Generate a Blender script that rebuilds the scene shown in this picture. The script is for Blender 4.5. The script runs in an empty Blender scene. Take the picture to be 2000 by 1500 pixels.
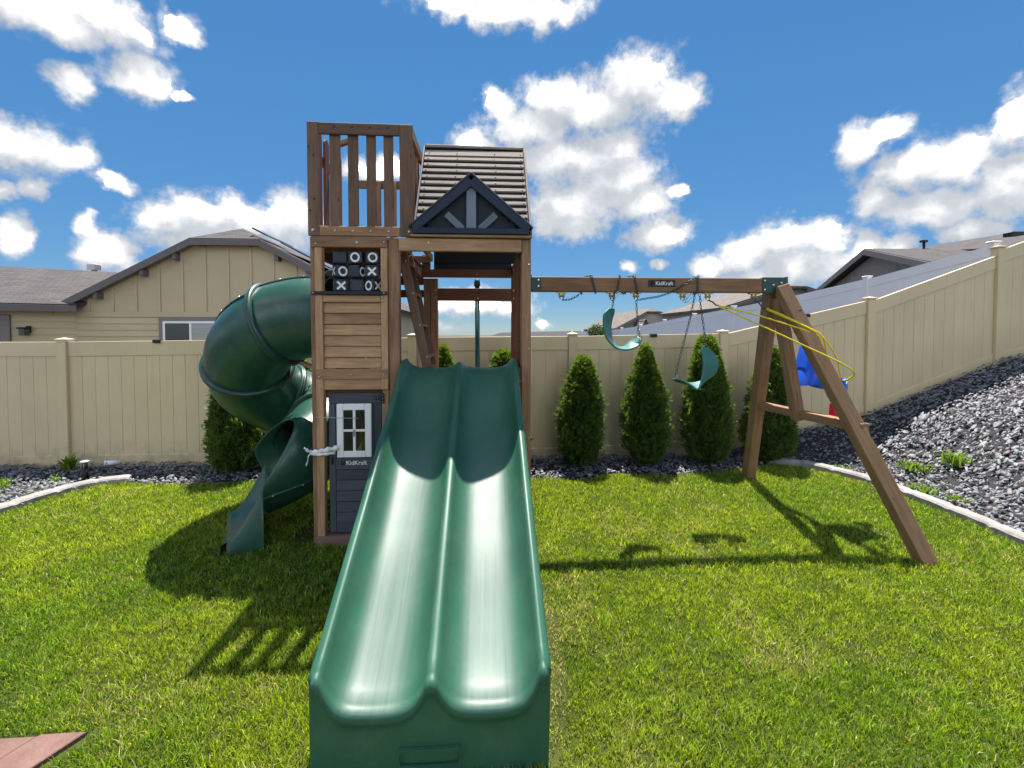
import bpy, bmesh, math, random
import numpy as np
from mathutils import Vector, Matrix

R = math.radians
random.seed(7)
rng = np.random.default_rng(7)
scn = bpy.context.scene
COL = scn.collection

# ------------------------------------------------------------------ camera
CAM_H, FPX, PITCH, YAW = 1.84, 860.0, R(1.7), R(3.46)
cam_d = bpy.data.cameras.new('camera')
cam_d.sensor_width = 36.0
cam_d.lens = FPX / 2000 * 36.0
cam_d.shift_y = -0.03725
cam_d.clip_start = 0.05
cam_d.clip_end = 600
cam = bpy.data.objects.new('camera', cam_d)
cam.location = (0, 0, CAM_H)
cam.rotation_euler = (R(90) - PITCH, 0, -YAW)
COL.objects.link(cam)
scn.camera = cam

# ------------------------------------------------------------------ sun and exposure
SUN_DIR = Vector((0.035, 0.40, 1.0)).normalized()          # towards the sun, behind the fence and high
sun_d = bpy.data.lights.new('sun', 'SUN')
sun_d.energy = 5.0
sun_d.angle = R(0.53)
sun_d.color = (1.0, 0.95, 0.87)
sun = bpy.data.objects.new('sun', sun_d)
sun.rotation_euler = SUN_DIR.to_track_quat('Z', 'Y').to_euler()
sun.location = (0, 20, 40)
COL.objects.link(sun)
scn.view_settings.view_transform = 'Standard'
scn.view_settings.look = 'None'
scn.view_settings.gamma = 1
scn.view_settings.exposure = 1.3
scn.cycles.use_denoising = True
scn.cycles.max_bounces = 5
scn.cycles.diffuse_bounces = 3
scn.cycles.transparent_max_bounces = 8
scn.cycles.sample_clamp_indirect = 6

# ------------------------------------------------------------------ node helper
class N:
    def __init__(s, tree):
        s.t = tree
        for n in list(tree.nodes):
            tree.nodes.remove(n)
    def n(s, typ, **kw):
        x = s.t.nodes.new(typ)
        for k, v in kw.items():
            setattr(x, k, v)
        return x
    def put(s, sock, v):
        if v is None:
            return
        if isinstance(v, bpy.types.NodeSocket):
            s.t.links.new(v, sock)
        else:
            if isinstance(v, (tuple, list)) and len(v) == 3 and sock.type == 'RGBA':
                v = (*v, 1)
            sock.default_value = v
    def math(s, op, a, b=None, c=None, clamp=False):
        x = s.n('ShaderNodeMath', operation=op, use_clamp=clamp)
        s.put(x.inputs[0], a); s.put(x.inputs[1], b); s.put(x.inputs[2], c)
        return x.outputs[0]
    def vec(s, op, a, b=None, c=None, out=0):
        x = s.n('ShaderNodeVectorMath', operation=op)
        s.put(x.inputs[0], a); s.put(x.inputs[1], b); s.put(x.inputs[2], c)
        return x.outputs[out]
    def noise(s, v, scale, detail=4, rough=0.55, dist=0.0, color=False):
        x = s.n('ShaderNodeTexNoise')
        s.put(x.inputs['Vector'], v)
        x.inputs['Scale'].default_value = scale
        x.inputs['Detail'].default_value = detail
        x.inputs['Roughness'].default_value = rough
        x.inputs['Distortion'].default_value = dist
        return x.outputs['Color' if color else 'Fac']
    def ramp(s, f, stops):
        x = s.n('ShaderNodeValToRGB')
        s.put(x.inputs[0], f)
        e = x.color_ramp.elements
        while len(e) < len(stops):
            e.new(0.5)
        for i, (p, c) in enumerate(stops):
            e[i].position = p
            e[i].color = (*c, 1) if len(c) == 3 else c
        return x.outputs[0]
    def mix(s, f, a, b, blend='MIX'):
        x = s.n('ShaderNodeMix', data_type='RGBA', blend_type=blend)
        s.put(x.inputs[0], f); s.put(x.inputs[6], a); s.put(x.inputs[7], b)
        return x.outputs[2]
    def mapr(s, v, a, b, c, d, smooth=False):
        x = s.n('ShaderNodeMapRange')
        if smooth:
            x.interpolation_type = 'SMOOTHSTEP'
        s.put(x.inputs[0], v)
        for i, q in enumerate((a, b, c, d)):
            x.inputs[i + 1].default_value = q
        return x.outputs[0]
    def mapping(s, v, scale=(1, 1, 1), loc=(0, 0, 0)):
        x = s.n('ShaderNodeMapping')
        s.put(x.inputs['Vector'], v)
        x.inputs['Scale'].default_value = scale
        s.put(x.inputs['Location'], loc)
        return x.outputs[0]
    def bump(s, h, strength=0.3, dist=0.01):
        x = s.n('ShaderNodeBump')
        s.put(x.inputs['Height'], h)
        x.inputs['Strength'].default_value = strength
        x.inputs['Distance'].default_value = dist
        return x.outputs[0]

# ------------------------------------------------------------------ world: sky with cumulus clouds
def pix_dir(px, py):
    cp, sp, cy, sy = math.cos(PITCH), math.sin(PITCH), math.cos(YAW), math.sin(YAW)
    f = Vector((sy * cp, cy * cp, -sp)); r = Vector((cy, -sy, 0)); u = r.cross(f)
    d = f + r * ((px - 1000) / FPX) + u * ((750 - py) / FPX - 0.03725 * 2000 / FPX)
    d.normalize()
    return math.atan2(d.x, d.y), math.asin(d.z)

CLOUDS = [  # seen-from-the-garden centres and half sizes
    (50, 15, 160, 62), (200, 30, 95, 55), (268, 58, 30, 22), (345, 40, 40, 34),
    (135, 152, 58, 34), (265, 150, 72, 48), (345, 192, 26, 14),
    (50, 285, 125, 62), (130, 305, 62, 34), (232, 357, 40, 24), (12, 370, 34, 18), (68, 367, 27, 22),
    (28, 455, 36, 46), (172, 437, 36, 26), (225, 490, 75, 38), (310, 430, 62, 34), (395, 420, 82, 44),
    (478, 422, 60, 42), (570, 430, 70, 62), (450, 478, 150, 44),
    (960, 8, 175, 40), (1060, 22, 92, 34),
    (1085, 185, 75, 50), (1235, 165, 84, 68), (1315, 200, 58, 46), (1160, 215, 120, 45), (1040, 250, 95, 55),
    (980, 205, 42, 36), (930, 280, 60, 30), (1205, 285, 52, 44), (1100, 310, 130, 60), (1215, 345, 85, 60),
    (1120, 400, 110, 60), (1260, 400, 60, 44), (1285, 455, 78, 36), (1110, 445, 75, 36), (1325, 380, 24, 16),
    (735, 335, 70, 34),
    (1690, 268, 60, 46), (1745, 240, 52, 30), (1785, 325, 115, 62), (1880, 315, 95, 56), (1975, 325, 85, 58),
    (1720, 395, 60, 36), (1830, 405, 140, 42), (1965, 375, 80, 60), (1905, 448, 66, 26), (1985, 235, 55, 48),
    (1530, 475, 68, 48), (1605, 468, 54, 38), (1450, 512, 64, 42), (1390, 522, 52, 30), (1560, 520, 135, 38),
    (1695, 482, 54, 28), (1745, 478, 42, 22), (1470, 560, 140, 30),
    (930, 588, 80, 30), (1000, 602, 60, 28), (1228, 520, 26, 16), (1290, 515, 17, 11), (1062, 636, 26, 13), (885, 640, 40, 14)]

world = bpy.data.worlds.new('World')
scn.world = world
world.use_nodes = True
world.cycles.sampling_method = 'MANUAL'
world.cycles.sample_map_resolution = 512
w = N(world.node_tree)
SKY_STRENGTH = 0.073
sky = w.n('ShaderNodeTexSky', sky_type='NISHITA')
sky.sun_disc = False
sky.sun_elevation = math.asin(SUN_DIR.z)
sky.sun_rotation = math.atan2(SUN_DIR.x, SUN_DIR.y)
sky.altitude = 150
sky.air_density = 0.5
sky.dust_density = 0.0
sky.ozone_density = 1.8
hs = w.n('ShaderNodeHueSaturation')
hs.inputs['Saturation'].default_value = 1.2
hs.inputs['Hue'].default_value = 0.489
bw = w.n('ShaderNodeRGBToBW'); w.put(bw.inputs[0], sky.outputs[0])
even = w.math('POWER', w.math('DIVIDE', w.math('MAXIMUM', bw.outputs[0], 0.05), 1.75), -0.62)   # evens out the bright horizon
flat = w.vec('SCALE', sky.outputs[0]); w.put(flat.node.inputs['Scale'], even)
w.put(hs.inputs['Color'], flat)
tc = w.n('ShaderNodeTexCoord')
D = w.vec('NORMALIZE', tc.outputs['Generated'])
sep = w.n('ShaderNodeSeparateXYZ'); w.put(sep.inputs[0], D)
az = w.math('ARCTAN2', sep.outputs[0], sep.outputs[1])
el = w.math('ARCSINE', sep.outputs[2])
cmb = w.n('ShaderNodeCombineXYZ'); w.put(cmb.inputs[0], az); w.put(cmb.inputs[1], el)
AE = cmb.outputs[0]

wob = w.noise(D, 7.0, 4, 0.6, color=True)
wob2 = w.noise(D, 30.0, 3, 0.62, color=True)
pw = w.vec('MULTIPLY_ADD', w.vec('SUBTRACT', wob, (0.5, 0.5, 0.5)), (0.085, 0.070, 0), AE)
pw = w.vec('MULTIPLY_ADD', w.vec('SUBTRACT', wob2, (0.5, 0.5, 0.5)), (0.028, 0.028, 0), pw)
pw = w.vec('MULTIPLY', pw, (1, 1, 0))
fine = w.math('SUBTRACT', w.noise(D, 22.0, 5, 0.62), 0.5)
# unseen cumulus over the rest of the sky, thickened to lift the shade
side = w.mapr(w.math('ABSOLUTE', az), 0.95, 1.15, 0, 1, True)
high = w.mapr(el, 0.72, 0.95, 0, 1, True)
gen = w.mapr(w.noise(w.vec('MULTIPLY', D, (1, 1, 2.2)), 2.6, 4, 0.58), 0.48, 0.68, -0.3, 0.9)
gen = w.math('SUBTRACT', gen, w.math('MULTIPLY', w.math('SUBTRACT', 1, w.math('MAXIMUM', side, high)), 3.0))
def blobs(p, items):
    acc = None
    for (cx, cy, rx, ry) in items:
        a, e = pix_dir(cx, cy)
        a2, e2 = pix_dir(cx + rx, cy)
        a3, e3 = pix_dir(cx, cy - ry)
        sx, sy_ = 1 / abs(a2 - a) / 1.14, 1 / abs(e3 - e) / 1.14
        L = w.vec('LENGTH', w.vec('MULTIPLY_ADD', p, (sx, sy_, 0), (-a * sx, -e * sy_, 0)), out=1)
        acc = L if acc is None else w.math('SMOOTH_MIN', acc, L, 0.25)
    return w.math('MAXIMUM', w.math('SUBTRACT', 1.0, acc), gen)
lum = w.noise(D, 13.0, 4, 0.62)
horizon = w.mapr(el, 0.0, 0.05, 0.25, 1)
pw_up = w.vec('ADD', pw, (0.008, 0.050, 0))
def sky_part(items):
    """sky with the cumulus of one stretch of the horizon"""
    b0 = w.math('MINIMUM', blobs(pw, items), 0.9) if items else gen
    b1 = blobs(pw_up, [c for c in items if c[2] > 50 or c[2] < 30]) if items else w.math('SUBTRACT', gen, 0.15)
    d0 = w.math('MULTIPLY_ADD', fine, 1.45, b0)
    mask = w.math('MULTIPLY', w.mapr(d0, -0.12, 0.50, 0, 1, True), horizon)
    lit = w.math('SUBTRACT', b0, w.math('MULTIPLY', w.math('MAXIMUM', b1, -0.25), 0.95))
    lit = w.math('MULTIPLY', w.mapr(lit, -0.36, 0.85, 0, 1, True), w.mapr(b0, -0.1, 0.40, 0.62, 1.0))
    # clouds out of view are brightened as added fill for the shaded fronts
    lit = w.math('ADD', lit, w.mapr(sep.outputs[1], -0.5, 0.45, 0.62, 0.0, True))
    lit = w.math('ADD', w.math('MULTIPLY_ADD', fine, 0.75, lit), w.math('MULTIPLY_ADD', lum, 1.5, -0.68), clamp=True)
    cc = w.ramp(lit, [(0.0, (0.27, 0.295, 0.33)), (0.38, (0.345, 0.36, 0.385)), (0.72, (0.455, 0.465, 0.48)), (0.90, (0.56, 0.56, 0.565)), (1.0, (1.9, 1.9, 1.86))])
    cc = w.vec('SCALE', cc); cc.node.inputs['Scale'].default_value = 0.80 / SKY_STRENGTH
    bg = w.n('ShaderNodeBackground')
    w.put(bg.inputs['Color'], w.mix(mask, hs.outputs[0], cc))
    bg.inputs['Strength'].default_value = SKY_STRENGTH
    return bg.outputs[0]
def switch(f, a, b):
    m_ = w.n('ShaderNodeMixShader')
    w.put(m_.inputs[0], f); w.put(m_.inputs[1], a); w.put(m_.inputs[2], b)
    return m_.outputs[0]
AZ1, AZ2 = pix_dir(675, 400)[0], pix_dir(1362, 400)[0]
part_l = sky_part([c for c in CLOUDS if c[0] < 800])
part_m = sky_part([c for c in CLOUDS if 640 < c[0] < 1520])
part_r = sky_part([c for c in CLOUDS if c[0] > 1220])
front = switch(w.math('GREATER_THAN', az, AZ1), part_l, switch(w.math('GREATER_THAN', az, AZ2), part_m, part_r))
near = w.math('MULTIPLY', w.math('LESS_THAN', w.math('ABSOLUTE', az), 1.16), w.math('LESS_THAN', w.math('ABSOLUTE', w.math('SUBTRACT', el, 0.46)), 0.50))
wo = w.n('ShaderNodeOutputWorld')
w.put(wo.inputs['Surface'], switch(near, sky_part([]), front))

# ------------------------------------------------------------------ materials
MATS = {}
def new_mat(name):
    m = bpy.data.materials.new(name)
    m.use_nodes = True
    MATS[name] = m
    k = N(m.node_tree)
    return m, k
def finish(k, color, rough=0.6, spec=0.4, normal=None, **extra):
    b = k.n('ShaderNodeBsdfPrincipled')
    k.put(b.inputs['Base Color'], color)
    k.put(b.inputs['Roughness'], rough)
    k.put(b.inputs['Specular IOR Level'], spec)
    if normal is not None:
        k.put(b.inputs['Normal'], normal)
    for a, v in extra.items():
        k.put(b.inputs[a.replace('_', ' ')], v)
    o = k.n('ShaderNodeOutputMaterial')
    k.put(o.inputs[0], b.outputs[0])
    return b

def wood(name, dark, light, rough=0.75, streak=0.6, worn=None):
    m, k = new_mat(name)
    t = k.n('ShaderNodeTexCoord'); oi = k.n('ShaderNodeObjectInfo')
    off = k.n('ShaderNodeCombineXYZ')
    for i, s in enumerate((31.0, 17.0, 23.0)):
        k.put(off.inputs[i], k.math('MULTIPLY', oi.outputs['Random'], s))
    p = k.vec('ADD', t.outputs['Object'], off.outputs[0])
    g = k.noise(k.mapping(p, (2.2, 26, 26)), 1.6, 6, 0.62, 0.6)
    fineg = k.noise(k.mapping(p, (5, 150, 150)), 1.0, 3, 0.6)
    blot = k.noise(k.mapping(p, (3, 5, 5)), 1.0, 3, 0.5)
    f = k.math('ADD', k.math('MULTIPLY', g, streak), k.math('MULTIPLY', fineg, 0.3))
    f = k.math('ADD', f, k.math('MULTIPLY', blot, 0.35))
    c = k.ramp(f, [(0.36, dark), (0.80, light)])
    # knots
    v = k.n('ShaderNodeTexVoronoi'); v.inputs['Scale'].default_value = 1.0
    k.put(v.inputs['Vector'], k.mapping(p, (3.1, 9, 9)))
    kn = k.mapr(v.outputs['Distance'], 0.03, 0.10, 0.45, 1.0, True)
    c = k.mix(1.0, c, kn, 'MULTIPLY')
    br = k.mapr(oi.outputs['Random'], 0, 1, 0.82, 1.16)
    c = k.mix(1.0, c, br, 'MULTIPLY')
    if worn:
        c = k.mix(k.mapr(blot, 0.5, 0.72, 0, 0.6), c, worn)
    finish(k, c, rough, 0.3, k.bump(k.math('ADD', g, fineg), 0.25, 0.004))
    return m

wood('wood_frame', (0.115, 0.055, 0.030), (0.35, 0.20, 0.115))
wood('wood_panel', (0.17, 0.085, 0.042), (0.47, 0.29, 0.165))
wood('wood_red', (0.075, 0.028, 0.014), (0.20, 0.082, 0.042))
wood('wood_leg', (0.15, 0.078, 0.038), (0.37, 0.215, 0.12))
wood('wood_rail', (0.072, 0.041, 0.027), (0.195, 0.115, 0.076))
wood('wood_grey', (0.12, 0.10, 0.083), (0.30, 0.262, 0.228), 0.8, 0.7, (0.24, 0.17, 0.13))
wood('wood_navy', (0.010, 0.016, 0.032), (0.026, 0.038, 0.066), 0.6, 0.5)
wood('wood_slate', (0.042, 0.046, 0.062), (0.085, 0.092, 0.116), 0.65, 0.5)
wood('wood_bluegrey', (0.11, 0.135, 0.18), (0.20, 0.235, 0.29), 0.7, 0.5)
wood('wood_sill', (0.10, 0.055, 0.048), (0.25, 0.155, 0.13))

def plain(name, color, rough=0.5, spec=0.4, var=0.06, scale=3.0, bump=0.0, bscale=200, **extra):
    m, k = new_mat(name)
    t = k.n('ShaderNodeTexCoord')
    n1 = k.noise(t.outputs['Object'], scale, 4, 0.6)
    c = k.mix(1.0, color, k.mapr(n1, 0.3, 0.7, 1 - var, 1 + var), 'MULTIPLY')
    nrm = k.bump(k.noise(t.outputs['Object'], bscale, 3, 0.6), bump, 0.003) if bump else None
    finish(k, c, rough, spec, nrm, **extra)
    return m

plain('black_metal', (0.012, 0.013, 0.016), 0.45)
plain('steel', (0.62, 0.60, 0.56), 0.32, Metallic=0.9)
plain('brass', (0.50, 0.36, 0.16), 0.38, Metallic=0.85)
plain('chain_metal', (0.06, 0.08, 0.09), 0.4, Metallic=0.6)
plain('white_paint', (0.78, 0.78, 0.80), 0.5)
plain('white_cloth', (0.70, 0.71, 0.74), 0.85, var=0.12, scale=40)
plain('navy_plastic', (0.012, 0.022, 0.038), 0.42)
plain('bracket_green', (0.010, 0.055, 0.050), 0.4)
plain('blue_plastic', (0.008, 0.10, 0.72), 0.35)
plain('cyan_plastic', (0.02, 0.26, 0.48), 0.4)
plain('red_plastic', (0.72, 0.02, 0.06), 0.4)
plain('yellow_rope', (0.70, 0.56, 0.02), 0.7, bump=0.6, bscale=300)
plain('pole_green', (0.015, 0.085, 0.075), 0.4)
plain('swing_green', (0.035, 0.15, 0.14), 0.38, 0.5)
plain('dark_panel', (0.012, 0.016, 0.026), 0.7)
plain('dark_gap', (0.014, 0.018, 0.030), 0.85)
plain('trim_taupe', (0.20, 0.175, 0.165), 0.7)
plain('fascia', (0.13, 0.115, 0.115), 0.65)
plain('solar', (0.006, 0.007, 0.012), 0.25, 0.6)
plain('galvanised', (0.42, 0.42, 0.43), 0.5, Metallic=0.3)
plain('lamp_black', (0.01, 0.01, 0.01), 0.5)
plain('grey_door', (0.35, 0.34, 0.35), 0.6)
plain('soil', (0.045, 0.034, 0.024), 0.95, var=0.3, scale=14)
plain('bark', (0.07, 0.05, 0.035), 0.9, var=0.3, scale=30)
plain('sign_black', (0.012, 0.013, 0.018), 0.5)
plain('siding_far', (0.46, 0.42, 0.38), 0.75)
plain('siding_farB', (0.30, 0.27, 0.25), 0.75)
plain('white_vinyl_far', (0.74, 0.73, 0.75), 0.5, var=0.03)

def glass_mat(name, tint, rough=0.05):
    m, k = new_mat(name)
    g = k.n('ShaderNodeBsdfGlossy'); g.inputs['Roughness'].default_value = rough
    tr = k.n('ShaderNodeBsdfTransparent'); k.put(tr.inputs[0], tint)
    fr = k.n('ShaderNodeFresnel'); fr.inputs[0].default_value = 1.45
    mx = k.n('ShaderNodeMixShader')
    k.put(mx.inputs[0], fr.outputs[0]); k.put(mx.inputs[1], tr.outputs[0]); k.put(mx.inputs[2], g.outputs[0])
    o = k.n('ShaderNodeOutputMaterial'); k.put(o.inputs[0], mx.outputs[0])
glass_mat('clear_pane', (0.82, 0.86, 0.84))
plain('house_glass', (0.055, 0.06, 0.06), 0.08, 0.7)
plain('blind', (0.34, 0.36, 0.33), 0.6)

def vinyl(name, col):
    m, k = new_mat(name)
    t = k.n('ShaderNodeTexCoord'); oi = k.n('ShaderNodeObjectInfo'); g = k.n('ShaderNodeNewGeometry')
    n1 = k.noise(g.outputs['Position'], 1.3, 4, 0.6)
    st = k.noise(k.mapping(g.outputs['Position'], (9, 9, 0.8)), 2.0, 4, 0.65)
    c = k.mix(1.0, col, k.mapr(n1, 0.3, 0.7, 0.93, 1.05), 'MULTIPLY')
    c = k.mix(1.0, c, k.mapr(oi.outputs['Random'], 0, 1, 0.965, 1.03), 'MULTIPLY')
    c = k.mix(k.mapr(st, 0.55, 0.8, 0, 0.22), c, (0.25, 0.20, 0.14))
    sz = k.n('ShaderNodeSeparateXYZ'); k.put(sz.inputs[0], g.outputs['Position'])
    splash = k.math('MULTIPLY', k.mapr(sz.outputs[2], 0.02, 0.34, 1, 0), k.mapr(k.noise(g.outputs['Position'], 7, 5, 0.7), 0.42, 0.66, 0, 1))
    c = k.mix(k.math('MULTIPLY', splash, 0.5), c, (0.16, 0.13, 0.09))
    finish(k, c, 0.42, 0.4, k.bump(k.noise(g.outputs['Position'], 5, 3, 0.6), 0.10, 0.02))
vinyl('vinyl_tan', (0.63, 0.495, 0.30))
vinyl('vinyl_white', (0.72, 0.71, 0.72))

def siding(name, col):
    m, k = new_mat(name)
    g = k.n('ShaderNodeNewGeometry'); oi = k.n('ShaderNodeObjectInfo')
    gr = k.noise(k.mapping(g.outputs['Position'], (3, 3, 60)), 2.0, 4, 0.6)
    n1 = k.noise(g.outputs['Position'], 0.7, 3, 0.6)
    c = k.mix(1.0, col, k.mapr(n1, 0.3, 0.7, 0.93, 1.06), 'MULTIPLY')
    c = k.mix(1.0, c, k.mapr(oi.outputs['Random'], 0, 1, 0.96, 1.04), 'MULTIPLY')
    finish(k, c, 0.7, 0.3, k.bump(gr, 0.15, 0.004))
siding('siding_tan', (0.50, 0.415, 0.265))
siding('siding_dark', (0.26, 0.225, 0.19))

def shingle(name, a, b):
    m, k = new_mat(name)
    g = k.n('ShaderNodeNewGeometry')
    br = k.n('ShaderNodeTexBrick')
    tco = k.n('ShaderNodeTexCoord')
    k.put(br.inputs['Vector'], tco.outputs['UV'])
    br.inputs['Scale'].default_value = 1.0
    br.inputs['Brick Width'].default_value = 0.30
    br.inputs['Row Height'].default_value = 0.115
    br.inputs['Mortar Size'].default_value = 0.006
    k.put(br.inputs['Color1'], a); k.put(br.inputs['Color2'], b); br.inputs['Mortar'].default_value = (0.03, 0.027, 0.028, 1)
    n1 = k.noise(g.outputs['Position'], 30, 3, 0.7)
    c = k.mix(1.0, br.outputs['Color'], k.mapr(n1, 0.3, 0.7, 0.75, 1.25), 'MULTIPLY')
    finish(k, c, 0.9, 0.2, k.bump(br.outputs['Fac'], -0.4, 0.01))
shingle('shingle_grey', (0.065, 0.058, 0.060), (0.095, 0.086, 0.088))
shingle('shingle_brown', (0.12, 0.10, 0.09), (0.17, 0.145, 0.13))

# lawn blades: colour per blade, light shining through from behind
def leafy(name, attr=None, cols=None, trans=0.45, rough=0.55, spec=0.25, tboost=(1.25, 1.2, 0.6)):
    m, k = new_mat(name)
    if attr:
        a = k.n('ShaderNodeAttribute', attribute_name=attr)
        c = a.outputs['Color']
    else:
        c = cols
    d = k.n('ShaderNodeBsdfPrincipled')
    k.put(d.inputs['Base Color'], c); d.inputs['Roughness'].default_value = rough
    d.inputs['Specular IOR Level'].default_value = spec
    t = k.n('ShaderNodeBsdfTranslucent')
    k.put(t.inputs[0], k.mix(1.0, c, tboost, 'MULTIPLY'))
    mx = k.n('ShaderNodeMixShader'); mx.inputs[0].default_value = trans
    k.put(mx.inputs[1], d.outputs[0]); k.put(mx.inputs[2], t.outputs[0])
    o = k.n('ShaderNodeOutputMaterial'); k.put(o.inputs[0], mx.outputs[0])
leafy('grass_blade', 'tint', trans=0.46, rough=0.42, spec=0.5)
leafy('foliage', 'tint', trans=0.42, rough=0.5, spec=0.35)
leafy('weed', None, (0.16, 0.26, 0.03), trans=0.4)

m, k = new_mat('lawn_soil')
g = k.n('ShaderNodeNewGeometry')
c = k.ramp(k.noise(g.outputs['Position'], 3, 5, 0.6), [(0.35, (0.035, 0.05, 0.010)), (0.65, (0.07, 0.085, 0.022))])
finish(k, c, 0.95, 0.1, k.bump(k.noise(g.outputs['Position'], 90, 4, 0.7), 0.8, 0.02))

m, k = new_mat('gravel_bed')
g = k.n('ShaderNodeNewGeometry')
c = k.ramp(k.noise(g.outputs['Position'], 40, 4, 0.6), [(0.3, (0.02, 0.02, 0.024)), (0.7, (0.07, 0.068, 0.072))])
finish(k, c, 0.9, 0.2, k.bump(k.noise(g.outputs['Position'], 60, 4, 0.7), 1.0, 0.03))

m, k = new_mat('slate')
a = k.n('ShaderNodeAttribute', attribute_name='tint'); g = k.n('ShaderNodeNewGeometry')
n1 = k.noise(g.outputs['Position'], 90, 4, 0.65)
c = k.mix(1.0, a.outputs['Color'], k.mapr(n1, 0.3, 0.7, 0.72, 1.25), 'MULTIPLY')
finish(k, c, 0.62, 0.5, k.bump(n1, 0.4, 0.004))

m, k = new_mat('concrete')
g = k.n('ShaderNodeNewGeometry')
n1 = k.noise(g.outputs['Position'], 5, 6, 0.65); n2 = k.noise(g.outputs['Position'], 60, 4, 0.6)
c = k.ramp(n1, [(0.3, (0.20, 0.185, 0.175)), (0.7, (0.36, 0.34, 0.325))])
c = k.mix(1.0, c, k.mapr(n2, 0.3, 0.7, 0.85, 1.1), 'MULTIPLY')
finish(k, c, 0.9, 0.2, k.bump(n2, 0.3, 0.004))

m, k = new_mat('patio_red')
g = k.n('ShaderNodeNewGeometry'); oi = k.n('ShaderNodeObjectInfo')
n1 = k.noise(g.outputs['Position'], 6, 6, 0.65); n2 = k.noise(g.outputs['Position'], 120, 4, 0.6)
c = k.ramp(n1, [(0.3, (0.125, 0.068, 0.057)), (0.7, (0.19, 0.112, 0.095))])
c = k.mix(1.0, c, k.mapr(n2, 0.3, 0.7, 0.85, 1.12), 'MULTIPLY')
finish(k, c, 0.85, 0.25, k.bump(n2, 0.25, 0.003))

def slide_plastic(name, col, worn, rough, lanes=False):
    m, k = new_mat(name)
    g = k.n('ShaderNodeNewGeometry'); t = k.n('ShaderNodeTexCoord')
    pos = g.outputs['Position']
    n1 = k.noise(pos, 2.2, 4, 0.6)
    c = k.mix(1.0, col, k.mapr(n1, 0.3, 0.7, 0.82, 1.16), 'MULTIPLY')
    dust = k.mapr(k.noise(pos, 9, 6, 0.72), 0.5, 0.75, 0, 0.09)
    c = k.mix(dust, c, (0.30, 0.29, 0.25))
    scr = k.noise(k.mapping(pos, (55, 1.1, 1.1)), 1.0, 5, 0.7, 0.2)
    rg = rough
    if lanes:
        s = k.n('ShaderNodeSeparateXYZ'); k.put(s.inputs[0], pos)
        lane = k.math('ABSOLUTE', k.math('SUBTRACT', k.math('ABSOLUTE', k.math('SUBTRACT', s.outputs[0], -0.232)), 0.25))
        sn_ = k.n('ShaderNodeSeparateXYZ'); k.put(sn_.inputs[0], g.outputs['Normal'])
        lm = k.math('MULTIPLY', k.mapr(lane, 0.05, 0.18, 1, 0, True), k.mapr(sn_.outputs[2], 0.6, 0.75, 0, 1))
        lm = k.math('MULTIPLY', lm, k.mapr(s.outputs[1], 2.5, 3.5, 1, 0.05, True))  # less wear up the slide; also paints the shaded top darker
        wear_shade = k.math('MULTIPLY', lm, k.mapr(scr, 0.3, 0.72, 0.55, 1.0))
        c = k.mix(k.math('MULTIPLY', wear_shade, 0.75), c, worn)
        fs = k.mapr(k.noise(k.mapping(pos, (260, 1.6, 1.6)), 1.0, 3, 0.6, 0.15), 0.66, 0.74, 0, 1)
        c = k.mix(k.math('MULTIPLY', k.math('MULTIPLY', fs, lm), 0.22), c, (0.5, 0.58, 0.54))
        rg = k.math('SUBTRACT', k.mapr(scr, 0.3, 0.7, rough - 0.05, rough + 0.08), k.math('MULTIPLY', lm, 0.05))
    finish(k, c, rg, 0.5, k.bump(k.noise(pos, 180, 3, 0.6), 0.06, 0.002))
slide_plastic('slide_green', (0.021, 0.094, 0.056), (0.125, 0.170, 0.150), 0.44, True)
slide_plastic('tube_green', (0.014, 0.066, 0.043), (0.1, 0.2, 0.15), 0.33)
slide_plastic('flange_green', (0.012, 0.050, 0.040), (0.1, 0.2, 0.15), 0.36)

# ------------------------------------------------------------------ object helpers
WM = {}
def link(o, parent=None, world=None):
    COL.objects.link(o)
    world = world if world is not None else Matrix.Identity(4)
    WM[o.name] = world
    if parent is not None:
        o.parent = parent
        o.matrix_parent_inverse = WM[parent.name].inverted()
    o.matrix_basis = world
    return o
def tag(o, label=None, cat=None, group=None, kind=None):
    if label: o['label'] = label
    if cat: o['category'] = cat
    if group: o['group'] = group
    if kind: o['kind'] = kind
    return o
def empty(name, loc=(0, 0, 0), parent=None):
    o = bpy.data.objects.new(name, None)
    o.empty_display_size = 0.1
    return link(o, parent, Matrix.Translation(loc))
def mesh_obj(name, verts, faces, mat, parent=None, smooth=False, loc=None):
    me = bpy.data.meshes.new(name)
    me.from_pydata([tuple(v) for v in verts], [], [tuple(f) for f in faces])
    me.update()
    if smooth:
        me.polygons.foreach_set('use_smooth', [True] * len(me.polygons))
    if mat: me.materials.append(MATS[mat])
    o = bpy.data.objects.new(name, me)
    return link(o, parent, Matrix.Translation(loc) if loc else None)
def bm_obj(name, bm, mat, parent=None, smooth=False, world=None):
    me = bpy.data.meshes.new(name)
    bm.to_mesh(me); bm.free()
    if smooth:
        me.polygons.foreach_set('use_smooth', [True] * len(me.polygons))
    if mat: me.materials.append(MATS[mat])
    return link(bpy.data.objects.new(name, me), parent, world)

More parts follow.
